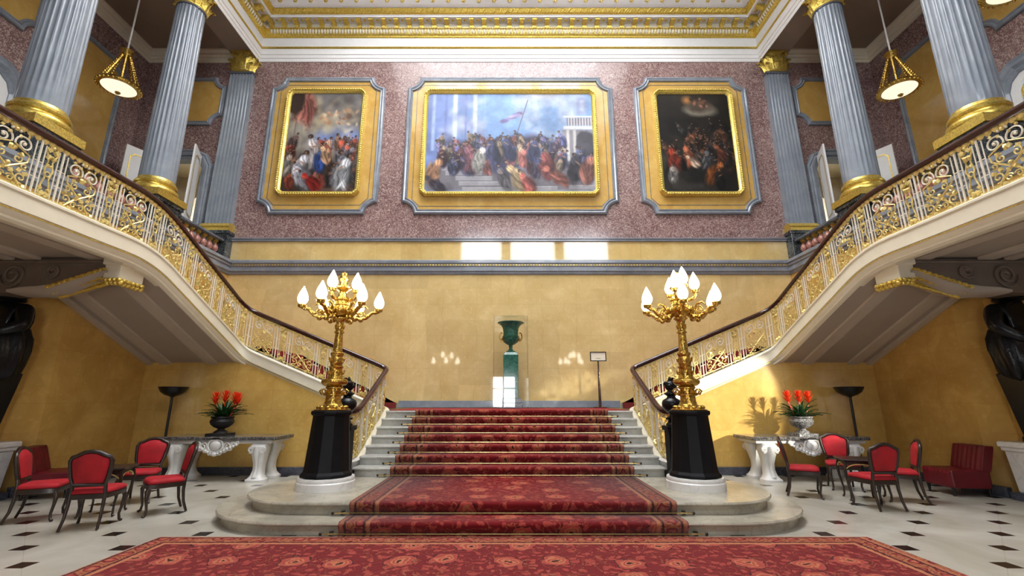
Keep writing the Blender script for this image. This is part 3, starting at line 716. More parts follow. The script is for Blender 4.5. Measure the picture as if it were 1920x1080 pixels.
def fluted(b, rb, rt, z0, z1, n=24):
    rings = []
    for i in range(9):
        t = i/8; r = rb+(rt-rb)*(t**1.5); z = z0+(z1-z0)*t
        d = .0 if i in (0, 8) else .11
        ring = []
        for k in range(n):
            for q, dep in ((0, 0), (.18, 0), (.34, .75), (.59, 1), (.84, .75)):
                a = 2*PI*(k+q)/n; rr = r*(1-d*dep*.62); ring.append((rr*math.cos(a), rr*math.sin(a), z))
        rings.append(ring)
        if i == 0: rings.append([(x*1., y*1., z+.06) for x, y, z in ring])
        if i == 7: rings.append([(x, y, z1-.12) for x, y, z in ring])
    b.loft(rings)
ZG = 5.84
col0 = thing('column', 'grey fluted column nearest the back wall in the left gallery', 'column', (-9.35, 11.05, ZG), 0, 'gallery columns')
b = MB(); b.box(-.45, .45, -.45, .45, 0, .78); b.box(-.49, .49, -.49, .49, 0, .12); b.box(-.49, .49, -.49, .49, .70, .80)
b.build('pedestal', 'blackmarble', col0, bevel=.012)
b = MB(); b.box(-.52, .52, -.52, .52, .80, .98)
b.lathe([(.48, .98), (.52, 1.0), (.535, 1.05), (.52, 1.10), (.47, 1.13), (.44, 1.16), (.44, 1.19), (.47, 1.21), (.48, 1.25), (.46, 1.29), (.42, 1.32), (.41, 1.38), (.38, 1.39)], 40)
b.build('base', 'gold', col0, smooth=40)
b = MB(); fluted(b, .405, .345, 1.37, 6.86); b.build('shaft', 'greyshaft', col0, smooth=35)
b = MB(); b.lathe([(.33, 6.80), (.375, 6.82), (.375, 6.87), (.33, 6.89)], 32); b.build('collar', 'greydark', col0, smooth=40)
o = capital(.36, .82).build('capital', 'goldb', col0, smooth=40); o.location = (0, 0, 6.86)
for x, y, l in ((-9.35, 7.98, 'grey fluted column in the left gallery, cut by the left picture edge above the rail'),
                (9.35, 11.05, 'grey fluted column nearest the back wall in the right gallery'), (9.35, 7.98, 'grey fluted column in the right gallery, nearest the camera of the two')):
    dup(col0, (x, y, ZG), 0, l)
pil0 = thing('pilaster', 'flat fluted grey pilaster with gilt capital, left end of the back wall', 'pilaster', (-9.33, YB, ZG), 0, 'back wall pilasters')
b = MB(); b.box(-.47, .47, -.32, 0, 0, .92); b.box(-.5, .5, -.35, 0, .84, .95); b.build('pedestal', 'blackmarble', pil0, bevel=.01)
b = MB(); b.prism([(0, .95), (-.34, .95), (-.34, 1.04), (-.30, 1.06), (-.33, 1.1), (-.30, 1.15), (-.26, 1.18), (-.24, 1.22), (0, 1.22)], lambda u, v, w: (w, u, v), -.47, .47)
b.build('base', 'gold', pil0)
prof2 = [(-.41, 0), (-.41, -.2)]
nf = 7; fw = .82/nf
for k in range(nf):
    x = -.41+k*fw
    prof2 += [(x+fw*.16, -.2), (x+fw*.26, -.165), (x+fw*.5, -.145), (x+fw*.74, -.165), (x+fw*.84, -.2)]
prof2 += [(.41, -.2), (.41, 0)]
b = MB(); b.loft([[(u*sx, v, z) for u, v in prof2] for z, sx in ((1.22, 1), (6.84, .92))]); b.build('shaft', 'greyshaft', pil0)
b = MB(); b.box(-.41, .41, -.23, 0, 6.80, 6.88); b.build('collar', 'greydark', pil0, bevel=.015)
o = capital(.36, .80, .5).build('capital', 'goldb', pil0, smooth=40); o.location = (0, -.12, 6.88); 
dup(pil0, (9.33, YB, ZG), 0, 'flat fluted grey pilaster with gilt capital, right end of the back wall')

# ------------------------------------------------------------------ gallery balustrade, doors, windows, lanterns
for s in (-1, 1):
    g = thing('gallery_balustrade', 'stone balustrade with pink balusters along the %s gallery edge' % SIDE[s], 'balustrade', (s*9.08, 0, ZG))
    segs = [(11.55, 13.44), (8.48, 10.55)]
    b = MB()
    for y0, y1 in segs:
        b.prism([(-.14, .55), (-.17, .58), (-.17, .62), (-.14, .65), (.14, .65), (.17, .62), (.17, .58), (.14, .55)], lambda u, v, w: (u, w, v), y0, y1)
    b.build('top_rail', 'greydark', g)
    b = MB()
    for y0, y1 in segs: b.box(-.15, .15, y0, y1, 0, .09)
    b.build('plinth', 'grey', g)
    first = None
    for y0, y1 in segs:
        n = 7
        for i in range(n):
            y = y0+(y1-y0)*(i+.5)/n
            if first is None:
                first = MB().lathe([(.085, .09), (.085, .12), (.05, .14), (.045, .17), (.09, .23), (.105, .29), (.09, .36), (.05, .43), (.04, .46)], 16).build('baluster', 'pink', g, smooth=60)
                c0 = MB().lathe([(.04, .455), (.06, .47), (.05, .49), (.085, .51), (.085, .55)], 16).build('gilt_collar', 'gold', first, smooth=40)
                first.location = (0, y, 0)
            else:
                o = first.copy(); COL.objects.link(o); o.location = (0, y, 0)
                c = c0.copy(); COL.objects.link(c); c.parent = o
    # double door in the back wall
    xd = 11.0*s
    d = struct(MB().frame([(xd+.75, 5.84), (xd+.75, 9.1), (xd+.62, 9.34), (xd+.4, 9.44), (xd-.4, 9.44), (xd-.62, 9.34), (xd-.75, 9.1), (xd-.75, 5.84)],
        [(-.0, -.3), (0, .03), (-.06, .05), (-.10, .04), (-.12, .08), (-.2, .10), (-.24, .07), (-.28, .1), (-.34, .08), (-.36, 0), (-.36, -.05)], FB, closed=False).build('door_%d' % (2 if s < 0 else 3), 'grey'))
    def leafdoor(hx, hy, ang):
        w, h = .86, 3.62
        b = MB(); b.box(0, w, -.025, .025, 0, h)
        o = b.build('door_leaf', 'white', d, bevel=.006); o.location = (hx, hy, 5.86); o.rotation_euler = (0, 0, ang)
        b = MB()
        for y in (-.03, .03):
            for z0, z1 in ((.2, 1.2), (1.35, 3.38)):
                b.frame(notched(.13, w-.13, z0, z1, .09, 4), [(0, -.008), (0, .012), (.03, .012), (.03, -.008)], lambda u, v, hh, y=y: (u, y+math.copysign(hh, y), v))
        b.build('gilt_panel_moulding', 'gold', o)
    if s < 0: leafdoor(-11.74, YB-.12, math.atan2(-.86, -.42)); leafdoor(-10.27, YB-.12, math.atan2(-.83, .36))
    else: leafdoor(11.74, YB-.12, math.atan2(-.86, .42)); leafdoor(10.27, YB-.12, math.atan2(-.83, -.36))
    # lit corridor behind the door
    b = MB()
    b.box(xd-1.3, xd-1.2, YB+.3, YB+4, 5.7, 10); b.box(xd+1.2, xd+1.3, YB+.3, YB+4, 5.7, 10); b.box(xd-1.3, xd+1.3, YB+.3, YB+4.1, 9.6, 9.7); b.box(xd-1.3, xd+1.3, YB+.3, YB+4.1, 5.7, 5.84)
    arch = [(-1.25, 9.65), (-1.25, 5.84), (-.7, 5.84)] + [(-.7*math.cos(a), 8.3+.7*math.sin(a)) for a in [PI*k/10 for k in range(11)]] + [(.7, 5.84), (1.25, 5.84), (1.25, 9.65)]
    b.prism(arch, lambda u, v, w: (xd+u, w, v), YB+1.6, YB+1.8)
    struct(b.build('wall_corridor_'+SIDE[s], 'cream'))
    struct(MB().box(xd-1.2, xd+1.2, YB+4.0, YB+4.05, 5.84, 9.6).build('window_%d' % (21 if s < 0 else 22), 'corrlight'))
    # arched window on the outer wall
    FS = lambda u, v, h, s=s: (s*(12.8-h), u, v)
    pth = [(8.1, 6.2), (8.1, 9.2), (8.2, 9.44), (8.4, 9.58), (9.8, 9.58), (10.0, 9.44), (10.1, 9.2), (10.1, 6.2)]
    w_ = struct(MB().frame(pth[::-1], [(0, -.2), (0, .03), (-.08, .06), (-.12, .04), (-.2, .1), (-.3, .07), (-.38, .1), (-.42, 0)], FS, closed=False).build('window_%d' % (23 if s < 0 else 24), 'grey'))
    MB().frame([(8.1, 6.2), (10.1, 6.2), (10.1, 9.2), (10.0, 9.44), (9.8, 9.58), (8.4, 9.58), (8.2, 9.44), (8.1, 9.2)], [(0, -.2), (0, .0), (.2, .0), (.24, -.06), (.24, -.2)], FS).build('white_sash', 'white', w_, smooth=30)
    b = MB(); b.box(*sorted((s*12.88, s*12.93)), 8.3, 9.95, 6.3, 9.5); b.build('pane', 'winpane', w_)
    b = MB(); b.frame([(8.36, 6.4), (9.86, 6.4), (9.86, 9.12), (9.72, 9.3), (8.5, 9.3), (8.36, 9.12)], [(0, -.02), (0, .02), (.05, .02), (.05, -.02)], FS); b.box(*sorted((s*12.80, s*12.86)), 9.42, 9.5, 6.4, 9.34)
    b.build('gilt_glazing_bar', 'gold', w_)
# hanging lanterns
lan = thing('hanging_lantern', 'lit gilt basket lantern hanging from the left gallery ceiling', 'lantern', (-11.05, 11.15, 10.2), 0, 'hanging lanterns')
b = MB(); b.lathe([(.02, -.17), (.2, -.14), (.36, -.07), (.44, .0), (.40, .03), (.3, .0), (.02, -.06)], 36); b.build('glass_bowl', 'lantern_glass', lan, smooth=60)
b = MB(); b.lathe([(.43, -.03), (.50, -.02), (.52, .02), (.5, .06), (.44, .07), (.42, .03)], 40)
for k in range(28): b.sphere((.51*math.cos(2*PI*k/28), .51*math.sin(2*PI*k/28), -.02), .03, 6, 4)
b.lathe([(.01, -.24), (.05, -.22), (.07, -.18), (.05, -.15), (.02, -.14)], 12)
b.build('gilt_rim', 'bronze_gilt', lan, smooth=50)
for k in range(8):
    a = 2*PI*k/8; b = MB(); rr = []
    pts = [((.46-.36*t)*math.cos(a), (.46-.36*t)*math.sin(a), .05+.98*t) for t in [i/14 for i in range(15)]]
    for p in pts: b.sphere(p, (.035, .035, .045), 6, 4)
    b.tube(pts, .012, 5); b.build('chain', 'bronze_gilt', lan, smooth=True)
b = MB(); b.lathe([(.02, .98), (.13, 1.0), (.15, 1.05), (.11, 1.09), (.13, 1.14), (.17, 1.2), (.1, 1.24), (.03, 1.28)], 20)
b.lathe([(.02, .1), (.12, .12), (.2, .2), (.1, .3), (.02, .34)], 16); b.build('crown', 'bronze_gilt', lan, smooth=50)
b = MB(); b.tube([(0, 0, 1.26), (0, 0, 3.75)], .022, 8); b.build('rod', 'white', lan, smooth=True)
dup(lan, (11.05, 11.18, 10.15), 0, 'lit gilt basket lantern hanging from the right gallery ceiling, seen whole')
dup(lan, (11.12, 8.2, 10.46), 0, 'gilt lantern at the top right corner, only its rim in view')

# ------------------------------------------------------------------ stairs
CX = .05
st = thing('staircase', 'pale marble central flight of stairs rising to the half landing', 'staircase')
def dstep(Rr, z0, z1, cy=7.46, cx_=2.78):
    def out(d):
        P = []
        for k in range(25): a = -PI/2+PI*k/24; P.append((cx_+(Rr-d)*math.cos(a), cy+(Rr-d)*math.sin(a)))
        for k in range(25): a = PI/2+PI*k/24; P.append((-cx_+(Rr-d)*math.cos(a), cy+(Rr-d)*math.sin(a)))
        return P
    b = MB(); h = z1-z0
    b.loft([[(x, y, z) for x, y in out(d)] for d, z in ((.07, z0), (.07, z1-.055), (.03, z1-.05), (.005, z1-.035), (0, z1-.02), (.012, z1))])
    return b
dstep(1.42, 0, R9).build('rounded_step', 'stepmarble', st, smooth=30)
dstep(1.06, R9, 2*R9).build('rounded_step', 'stepmarble', st, smooth=30)
RY = [6.11, 6.47] + [8.46+.3267*i for i in range(7)]
for i in range(2, 9):
    y = RY[i]; z0 = R9*i; z1 = z0+R9; ye = RY[i+1]+.05 if i < 8 else YB-.015
    b = MB(); b.prism([(y, z0), (y, z1-.045), (y-.03, z1-.04), (y-.04, z1-.02), (y-.03, z1), (ye, z1), (ye, z0)], lambda u, v, w: (w, u, v), -2.72, 2.72)
    b.build('step' if i < 8 else 'half_landing', 'risermarble', st)
# runner carpet over the steps
pts = [(6.0, .012)]
for i in range(9):
    y = RY[i]; z0 = R9*i; z1 = z0+R9
    e = .03 if i < 2 else .0
    pts += [(y-.04, z0+.012), (y-.05-e, z0+.06), (y-.075-e, z1-.045), (y-.085-e, z1-.02), (y-.075-e, z1+.004), (y-.05-e, z1+.014), (y-.0, z1+.014)]
pts += [(10.44, 9*R9+.014)]
def runner(name, hw, pts, m, label, fn, cx_=0):
    b = MB(); vs = []; fs = []; uvs = []; s_ = 0; xs = [cx_-hw, cx_+hw]
    for i, p in enumerate(pts):
        if i: s_ += math.hypot(p[0]-pts[i-1][0], p[1]-pts[i-1][1])
        for x in xs: vs.append(fn(x, p[0], p[1])); uvs.append((x-cx_, s_))
    fs = [(2*i, 2*i+1, 2*i+3, 2*i+2) for i in range(len(pts)-1)]
    b.add(vs, fs); o = b.build(name, m, smooth=50, recalc=False)
    uv = o.data.uv_layers.new(name='UVMap')
    for l in o.data.loops: uv.data[l.index].uv = uvs[l.vertex_index]
    sol = o.modifiers.new('thick', 'SOLIDIFY'); sol.thickness = .012; sol.offset = 0
    return tag(o, label, 'carpet')
runner('stair_runner', 2.11, pts, 'runner', 'red patterned runner carpet down the middle of the central stairs', lambda x, y, z: (x, y, z), CX)
rod0 = None
names = ['at the floor', 'on the first step', 'at the back of the wide platform', 'third', 'fourth', 'fifth', 'sixth', 'seventh', 'topmost']
for i in range(9):
    b = MB(); e = .02 if i < 2 else 0
    w = 2.32
    if rod0 is None:
        b.tube([(-w, 0, 0), (w, 0, 0)], .011, 8); rod0 = b.build('stair_rod', 'brass', None, smooth=True); o = rod0
        for sg in (-1, 1):
            MB().sphere((sg*w, 0, 0), .022, 8, 6).build('finial', 'blackmetal', rod0, smooth=True)
            MB().box(sg*2.2-.02, sg*2.2+.02, 0, .05, -.02, .02).build('bracket', 'blackmetal', rod0)
    else: o = dup(rod0)
    o.location = (CX, RY[i]-.075-e, R9*i+.035)
    lab = {0: 'brass stair rod at the floor, lowest of the nine', 1: 'brass stair rod on the first rounded step', 2: 'brass stair rod at the back of the wide platform', 8: 'brass stair rod just below the half landing, topmost of the nine'}.get(i, 'brass stair rod holding the red runner, %s from the bottom' % ['', '', '', 'fourth', 'fifth', 'sixth', 'seventh', 'eighth', ''][i])
    tag(o, lab, 'stair rod', 'brass stair rods')
# landing carpet
b = MB(); b.box(-2.66, 2.66, 10.46, 13.2, 9*R9, 9*R9+.012); tag(b.build('landing_carpet', 'redcarpet'), 'plain red carpet covering the half landing', 'carpet')

def fillet(P, rads, n=8):
    out = [Vector(P[0])]
    for i in range(1, len(P)-1):
        p = Vector(P[i]); a = (Vector(P[i-1])-p); c = (Vector(P[i+1])-p); r = rads[i-1]
        if r == 0: out.append(p); continue
        A = p+a.normalized()*r; Cc = p+c.normalized()*r
        for k in range(n+1):
            t = k/n; out.append(A*(1-t)**2+p*2*t*(1-t)+Cc*t*t)
    out.append(Vector(P[-1])); return out
def densify(P, step=.12):
    out = [P[0]]
    for a, c in zip(P, P[1:]):
        n = max(1, int((c-a).length/step))
        for k in range(1, n+1): out.append(a+(c-a)*k/n)
    return out
BP = fillet([(3.05, 8.50, .50), (2.86, 8.85, .53), (2.84, 9.05, .60), (2.84, 10.76, 1.43), (6.35, 10.76, 2.86), (6.35, 7.65, 4.23), (6.35, 2.6, 4.23)],
            [.12, .12, .16, .42, .55])
BP = densify(BP)
cum = [0]
for a, c in zip(BP, BP[1:]): cum.append(cum[-1]+math.hypot(c.x-a.x, c.y-a.y))
def bp_at(q):
    q = max(0, min(cum[-1]-1e-6, q))
    import bisect
    i = min(len(cum)-2, bisect.bisect_right(cum, q)-1); t = (q-cum[i])/max(1e-9, cum[i+1]-cum[i])
    return BP[i]+(BP[i+1]-BP[i])*t
def bp_n(q):
    a, c = bp_at(q-.08), bp_at(q+.08); d = Vector((c.x-a.x, c.y-a.y)); d.normalize(); return Vector((d.y, -d.x))   # towards the hall side or away
def sweep_path(b, prof, fn, q0=0, q1=None):
    rings = []
    for i, p in enumerate(BP):
        if cum[i] < q0-1e-6 or (q1 and cum[i] > q1): continue
        n = bp_n(cum[i]); rings.append([fn(Vector((p.x+n.x*d, p.y+n.y*d, p.z+z))) for d, z in prof])
    b.loft(rings)
HR = .88
# ironwork motifs, local (u along rail, h up) in a panel of width w
def spiral(cx_, ch, r0, r1, a0, turns, n=22, mir=1):
    return [(cx_+mir*(r0+(r1-r0)*i/n)*math.cos(a0+turns*2*PI*i/n), ch+(r0+(r1-r0)*i/n)*math.sin(a0+turns*2*PI*i/n)) for i in range(n+1)]
def wide_panel(b, P, w):
    c = w/2
    for m in (-1, 1):
        b.m(0)
        top = spiral(c+m*.135*w/.56, .62, .022, .115, PI*.2, 1.45, 24, m)      # large cream volute at the top
        b.tube([P(u, h) for u, h in top], .0115, 5)
        u0, h0 = top[-1]
        stem = [(u0, h0), (c+m*.235*w/.56, .50), (c+m*.22*w/.56, .40), (c+m*.08*w/.56, .30), (c-m*.06*w/.56, .20), (c-m*.16*w/.56, .10), (c-m*.22*w/.56, .03)]
        b.m(1); b.tube([P(u, h) for u, h in stem], [.010, .011, .012, .014, .014, .012, .008], 5)
        for (sx, sh, r, a0, tn) in ((.10, .40, .065, 0, 1.3), (.19, .17, .075, PI, 1.3), (.06, .12, .05, PI*.5, 1.2), (.2, .33, .045, PI*1.5, 1.1)):
            q = spiral(c+m*sx*w/.56, sh, .012, r, a0, tn, 14, m); b.tube([P(u, h) for u, h in q], .010, 5)
        for (sx, sh, r) in ((.02, .52, .035), (.13, .47, .03), (.23, .24, .032), (.14, .26, .03), (.05, .22, .03), (.24, .06, .03), (.12, .05, .035), (.17, .74, .02), (.07, .70, .022)):
            b.obox(P(c+m*sx*w/.56, sh), (r*1.5, r*1.0, r*1.7), Matrix.Rotation(sh*9+m, 3, 'Z') @ Matrix.Rotation(.7*m+sx*8, 3, 'Y'))
        b.m(0); b.sphere(P(c+m*.135*w/.56, .62), .022, 6, 4); b.sphere(P(c+m*.05*w/.56, .765), .02, 6, 4)
    b.m(1); b.sphere(P(c, .30), .03, 6, 4); b.sphere(P(c, .77), .028, 6, 4)
def narrow_panel(b, P, w):
    c = w/2; b.m(1)
    for m in (-1, 1):
        q = [(c+m*.02, .04), (c+m*.075, .10), (c+m*.06, .2), (c+m*.03, .32), (c+m*.055, .44), (c+m*.03, .56), (c+m*.06, .66), (c+m*.085, .70), (c+m*.07, .76)]
        b.tube([P(u, h) for u, h in q], [.012, .013, .012, .01, .012, .01, .012, .013, .008], 5)
        for sx, sh, r in ((.03, .62, .04), (.05, .72, .04), (.03, .09, .045), (.06, .16, .03), (.075, .04, .03), (.02, .5, .025)):
            b.obox(P(c+m*sx, sh), (r*1.3, r, r*1.6), Matrix.Rotation(sh*11, 3, 'Z') @ Matrix.Rotation(m*.8, 3, 'Y'))
    q = [(c+.035*math.cos(2*PI*k/10), .38+.035*math.sin(2*PI*k/10)) for k in range(10)]; b.tube([P(u, h) for u, h in q], .009, 5, True)
    b.sphere(P(c, .77), .03, 6, 4)
for s in (-1, 1):
    sd = SIDE[s]; mx = lambda p, s=s: Vector((p.x*s, p.y, p.z))
    bal = thing('stair_balustrade', 'gilt and white scrolled iron balustrade with mahogany handrail, %s stairs' % sd, 'balustrade')
    b = MB(); RP = [(0, -.05), (.035, -.05), (.05, -.02), (.06, .015), (.04, .05), (.0, .06), (-.04, .05), (-.06, .015), (-.05, -.02), (-.035, -.05)]
    sweep_path(b, [(d, z+HR) for d, z in RP], mx); b.build('handrail', 'mahogany', bal, smooth=50)
    b = MB(); sweep_path(b, [(-.012, HR-.075), (.012, HR-.075), (.012, HR-.05), (-.012, HR-.05)], mx)
    sweep_path(b, [(-.012, .035), (.012, .035), (.012, .055), (-.012, .055)], mx)
    b.build('flat_bar', 'gilt_rail', bal)
    b = MB(); q = .1; rg = []                                    # scalloped leaf fringe below the handrail
    while q < cum[-1]-.05:
        p = bp_at(q); n = bp_n(q); e = abs(math.sin(q*PI/.1)); w_ = .012+.014*e; d_ = .02+.05*e
        rg.append([mx(Vector((p.x+n.x*w_*a, p.y+n.y*w_*a, p.z+HR-.05-d_*h))) for a, h in ((-1, 0), (1, 0), (.8, .7), (0, 1), (-.8, .7))]); q += .02
    b.loft(rg)
    b.build('leaf_fringe', 'gilt_rail', bal, smooth=True)
    Lm = .985; q0 = .12; nb = 0
    while q0+Lm < cum[-1]+.3:
        def PF(off):
            return lambda u, h: mx(Vector((*bp_at(q0+off+u).xy, bp_at(q0+off+u).z+h)))
        b = MB(); wide_panel(b, PF(-.01), .54); b.build('scroll_panel', ['whiteiron', 'gilt_rail'], bal, smooth=50)
        b = MB(); narrow_panel(b, PF(.647), .215); b.build('lyre_panel', ['whiteiron', 'gilt_rail'], bal, smooth=50)
        for off in (.535, .598, .66, .85, .912, .975):
            p = bp_at(q0+off); mid = off in (.598, .912); r = .0145 if mid else .0085; top = HR-.07 if mid else HR-.12
            b = MB(); b.tube([mx(Vector((p.x, p.y, p.z+h))) for h in (.0 if mid else .05, .03, .3, top)], [r, r, r, r], 6)
            if mid:
                for hh in (.27, .5):
                    a_, c_ = bp_at(q0+off-.05), bp_at(q0+off+.05); b.tube([mx(Vector((a_.x, a_.y, a_.z+hh))), mx(Vector((c_.x, c_.y, c_.z+hh)))], .008, 5)
            b.build('upright_bar', 'whiteiron', bal, smooth=40); nb += 1
        q0 += Lm
    # white curb string carrying the ironwork, with steps and soffits
    fl = thing('side_staircase', 'upper white %s stair flights and landing with deep cream string' % sd, 'staircase')
    b = MB()
    SP = [(-.10, 0), (.10, 0), (.12, -.02), (.12, -.05), (.10, -.06), (.10, -.27), (.085, -.28), (.085, -.30), (.07, -.33), (.03, -.37), (.03, -.40), (-.02, -.43), (-.12, -.43), (-.12, 0)]
    sweep_path(b, [(d, z) for d, z in SP], mx, .55); b.build('string', 'cream', fl, smooth=30)
    b = MB(); sweep_path(b, [(.086, -.285), (.094, -.285), (.094, -.30), (.086, -.30)], mx, .55); b.build('gilt_line', 'gold', fl)
    b = MB(); i0 = 0
    rg = []
    for i, p in enumerate(BP):                 # low marble curb at the foot of the flight
        if cum[i] <= .60: n = bp_n(cum[i]); rg.append([mx(Vector((p.x+n.x*d, p.y+n.y*d, z if z < .35 else p.z+z-1))) for d, z in ((-.12, .3), (.14, .3), (.14, .93), (.17, .95), (.17, 1.0), (-.14, 1.0), (-.12, .93))])
    b.loft(rg); b.build('curb', 'whitemarble', fl, smooth=30)
    def ubx(b, x0, x1, *r): return b.box(min(x0*s, x1*s), max(x0*s, x1*s), *r)
    for i in range(10):                         # flight along the back wall
        x = 3.28+.312*i; z = 9*R9+.149*(i+1)
        b = MB(); ubx(b, x, x+.38 if i < 9 else 8.84, 10.92, YB-.01, z-.16, z); b.build('step' if i < 9 else 'quarter_landing', 'risermarble', fl)
    for i in range(9):                          # flight towards the camera
        y = 10.72-.345*i; z = 2.862+.149*(i+1)
        b = MB(); ubx(b, 6.4, 8.84, y-.40, y, z-.16, z); b.build('step', 'risermarble', fl)
    b = MB(); ubx(b, 6.4, 8.84, 2.0, 7.62, 3.93, 4.2); b.build('upper_landing', 'plaster', fl)
    b = MB(); b.prism([(10.72, 2.44), (7.6, 3.82), (7.6, 3.97), (10.72, 2.60)], lambda u, v, w: (w*s, u, v), 6.40, 8.44)
    b.m(1)
    for x0, x1, dz in ((6.78, 7.04, .05), (7.86, 8.12, .05), (8.3, 8.44, .06)):
        b.prism([(10.72, 2.44-dz), (7.6, 3.82-dz), (7.6, 3.84), (10.72, 2.46)], lambda u, v, w: (w*s, u, v), x0, x1)
        ubx(b, x0, x1, 2.0, 7.3, 3.93-dz, 3.95)
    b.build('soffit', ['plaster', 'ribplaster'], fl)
    b = MB()
    pr = []
    for i in range(10):
        x = 3.28+.312*i; z = 9*R9+.149*i; pr += [(x-.02, z+.008), (x-.025, z+.157)]
    pr += [(8.4, 9*R9+.149*10+.008)]
    b.prism(pr+[(x, z-.012) for x, z in pr[::-1]], lambda u, v, w: (u*s, w, v), 10.98, 13.5)
    tag(b.build('side_stair_carpet', 'redcarpet'), 'red carpet on the flight climbing along the back wall to the %s' % sd, 'carpet')

# ------------------------------------------------------------------ console beam, atlas figure, pedestal at each side
def skin_figure(name, verts, edges, mat, parent, lvl=2):
    me = bpy.data.meshes.new(name); me.from_pydata([v[0] for v in verts], edges, [])
    bm = bmesh.new(); bm.from_mesh(me); ly = bm.verts.layers.skin.verify(); bm.verts.ensure_lookup_table()
    for i, v in enumerate(verts):
        r = v[1]; bm.verts[i][ly].radius = r if isinstance(r, tuple) else (r, r); bm.verts[i][ly].use_root = (i == 0)
    bm.to_mesh(me); bm.free(); me.materials.append(M[mat])
    o = bpy.data.objects.new(name, me); COL.objects.link(o); o.parent = parent
    sk = o.modifiers.new('skin', 'SKIN'); sk.use_smooth_shade = True
    sb = o.modifiers.new('sub', 'SUBSURF'); sb.levels = sb.render_levels = lvl
    return o
for s in (-1, 1):
    sd = SIDE[s]
    t = thing('console_beam', 'scroll console with gilt acanthus end under the %s landing' % sd, 'bracket', (0, 7.3, 0))
    def X(a): return a*s
    b = MB()     # beam body with curved underside
    top = [(6.62, 3.90), (8.9, 3.90)]; bot = [(8.9, 3.30), (8.3, 3.32), (8.05, 3.38), (7.75, 3.40), (7.4, 3.46), (7.1, 3.58), (6.85, 3.66), (6.62, 3.66)]
    b.prism(top+bot, lambda u, v, w: (u*s, w, v), .0, .42); b.build('beam', 'frieze', t)
    b = MB()     # fluted swelling on the underside
    rings = []
    for i, (x, z) in enumerate([(8.25, 3.33), (8.05, 3.37), (7.75, 3.39), (7.4, 3.45), (7.1, 3.57), (6.85, 3.65), (6.65, 3.66)]):
        hh = [.02, .07, .11, .12, .10, .07, .04][i]
        rings.append([(x*s, .21+.26*math.cos(a), z-hh*math.sin(a)-.0) for a in [PI*k/8 for k in range(9)]] + [(x*s, .21-.26, z+.03), (x*s, .21+.26, z+.03)])
    b.loft(rings); b.build('swelling', 'plaster', t, smooth=50)
    b = MB()     # acanthus leaf
    for k in range(10):                                     # overlapping lobes following the curve of the underside
        x = 7.55-.09*k; zc = 3.42+.026*k
        for m in (-2, -1, 0, 1, 2):
            q = .135-.022*m*m-.006*k
            b.sphere((x*s, .21+m*.115, zc-q+.05), (.085, .06, .03), 8, 5)
            b.sphere(((x+.05)*s, .21+m*.125, zc-q+.035), (.03, .03, .035), 6, 4)
    b.tube([((7.6-.1*k)*s, .21, 3.285+.031*k) for k in range(10)], .03, 6)
    b.build('acanthus_leaf', 'goldb', t, smooth=True)
    b = MB()     # relief scrolls on the beam face
    for cx_, cz, r in ((8.25, 3.62, .22), (7.6, 3.68, .12)):
        for y in (-.01, .43):
            q = spiral(cx_, cz, .03, r, 0, 2.0, 30); b.tube([(u*s, y, v) for u, v in q], .028, 6)
    for y in (-.01,): b.tube([(6.7*s, y, 3.85), (8.8*s, y, 3.85)], .03, 6)
    b.build('relief_scroll', 'frieze', t, smooth=50)
    b = MB(); b.box(*sorted((6.45*s, 6.72*s)), -.04, .46, 3.52, 3.80); b.box(*sorted((6.38*s, 6.72*s)), -.1, .52, 3.78, 3.95); b.build('end_block', 'cream', t, bevel=.015)
    b = MB()
    for y in np.linspace(-.02, .44, 6):
        b.sphere((6.44*s, y, 3.53), (.03, .05, .035), 8, 5); b.sphere((6.5*s, y+.04, 3.49), (.06, .05, .05), 8, 5)
    for x in np.linspace(6.45, 6.66, 4): b.sphere((x*s, -.05, 3.53), (.04, .03, .035), 8, 5); b.sphere((x*s, .0, 3.49), (.05, .05, .05), 8, 5)
    b.build('gilt_festoon', 'goldb', t, smooth=True)

    p = thing('statue_pedestal', 'tapering white veined marble pedestal by the %s picture edge, on a dark plinth' % sd, 'pedestal', (s*8.8, 7.72, 0))
    b = MB(); b.box(-.46, .46, -.46, .46, 0, .12); b.build('plinth', 'skirt', p, bevel=.01)
    b = MB(); b.loft([[(x*w, y*w, z) for x, y in ((-1, -1), (1, -1), (1, 1), (-1, 1))] for w, z in ((.38, .12), (.42, .76))]); b.build('dado', 'whitemarble', p, bevel=.012)
    b = MB(); b.loft([[(x*w, y*w, z) for x, y in ((-1, -1), (1, -1), (1, 1), (-1, 1))] for w, z in ((.42, .76), (.445, .78), (.445, .82), (.47, .84), (.47, .90), (.455, .92))]); b.build('cornice', 'whitemarble', p)

    h = thing('atlas_statue', 'black bronze draped figure on a tapering pillar, holding up the %s landing' % sd, 'statue', (s*8.74, 7.75, .92))
    b = MB(); b.loft([[(x*w, y*w*.9, z) for x, y in ((-1, -1), (1, -1), (1, 1), (-1, 1))] for w, z in ((.22, 0), (.22, .08), (.2, .1), (.31, 1.12))]); b.build('pillar', 'bronze', h, bevel=.02)
    b = MB(); rings = []
    for i, (r, z) in enumerate(((.26, .98), (.38, 1.06), (.43, 1.25), (.47, 1.5), (.46, 1.7), (.40, 1.85))):
        rings.append([(r*(1+.07*math.sin(9*a+i*.7))*math.cos(a), r*.8*(1+.07*math.sin(9*a+i*.7))*math.sin(a), z+.03*math.sin(5*a)) for a in [2*PI*k/54 for k in range(54)]])
    b.loft(rings); b.build('drapery', 'bronze', h, smooth=60)
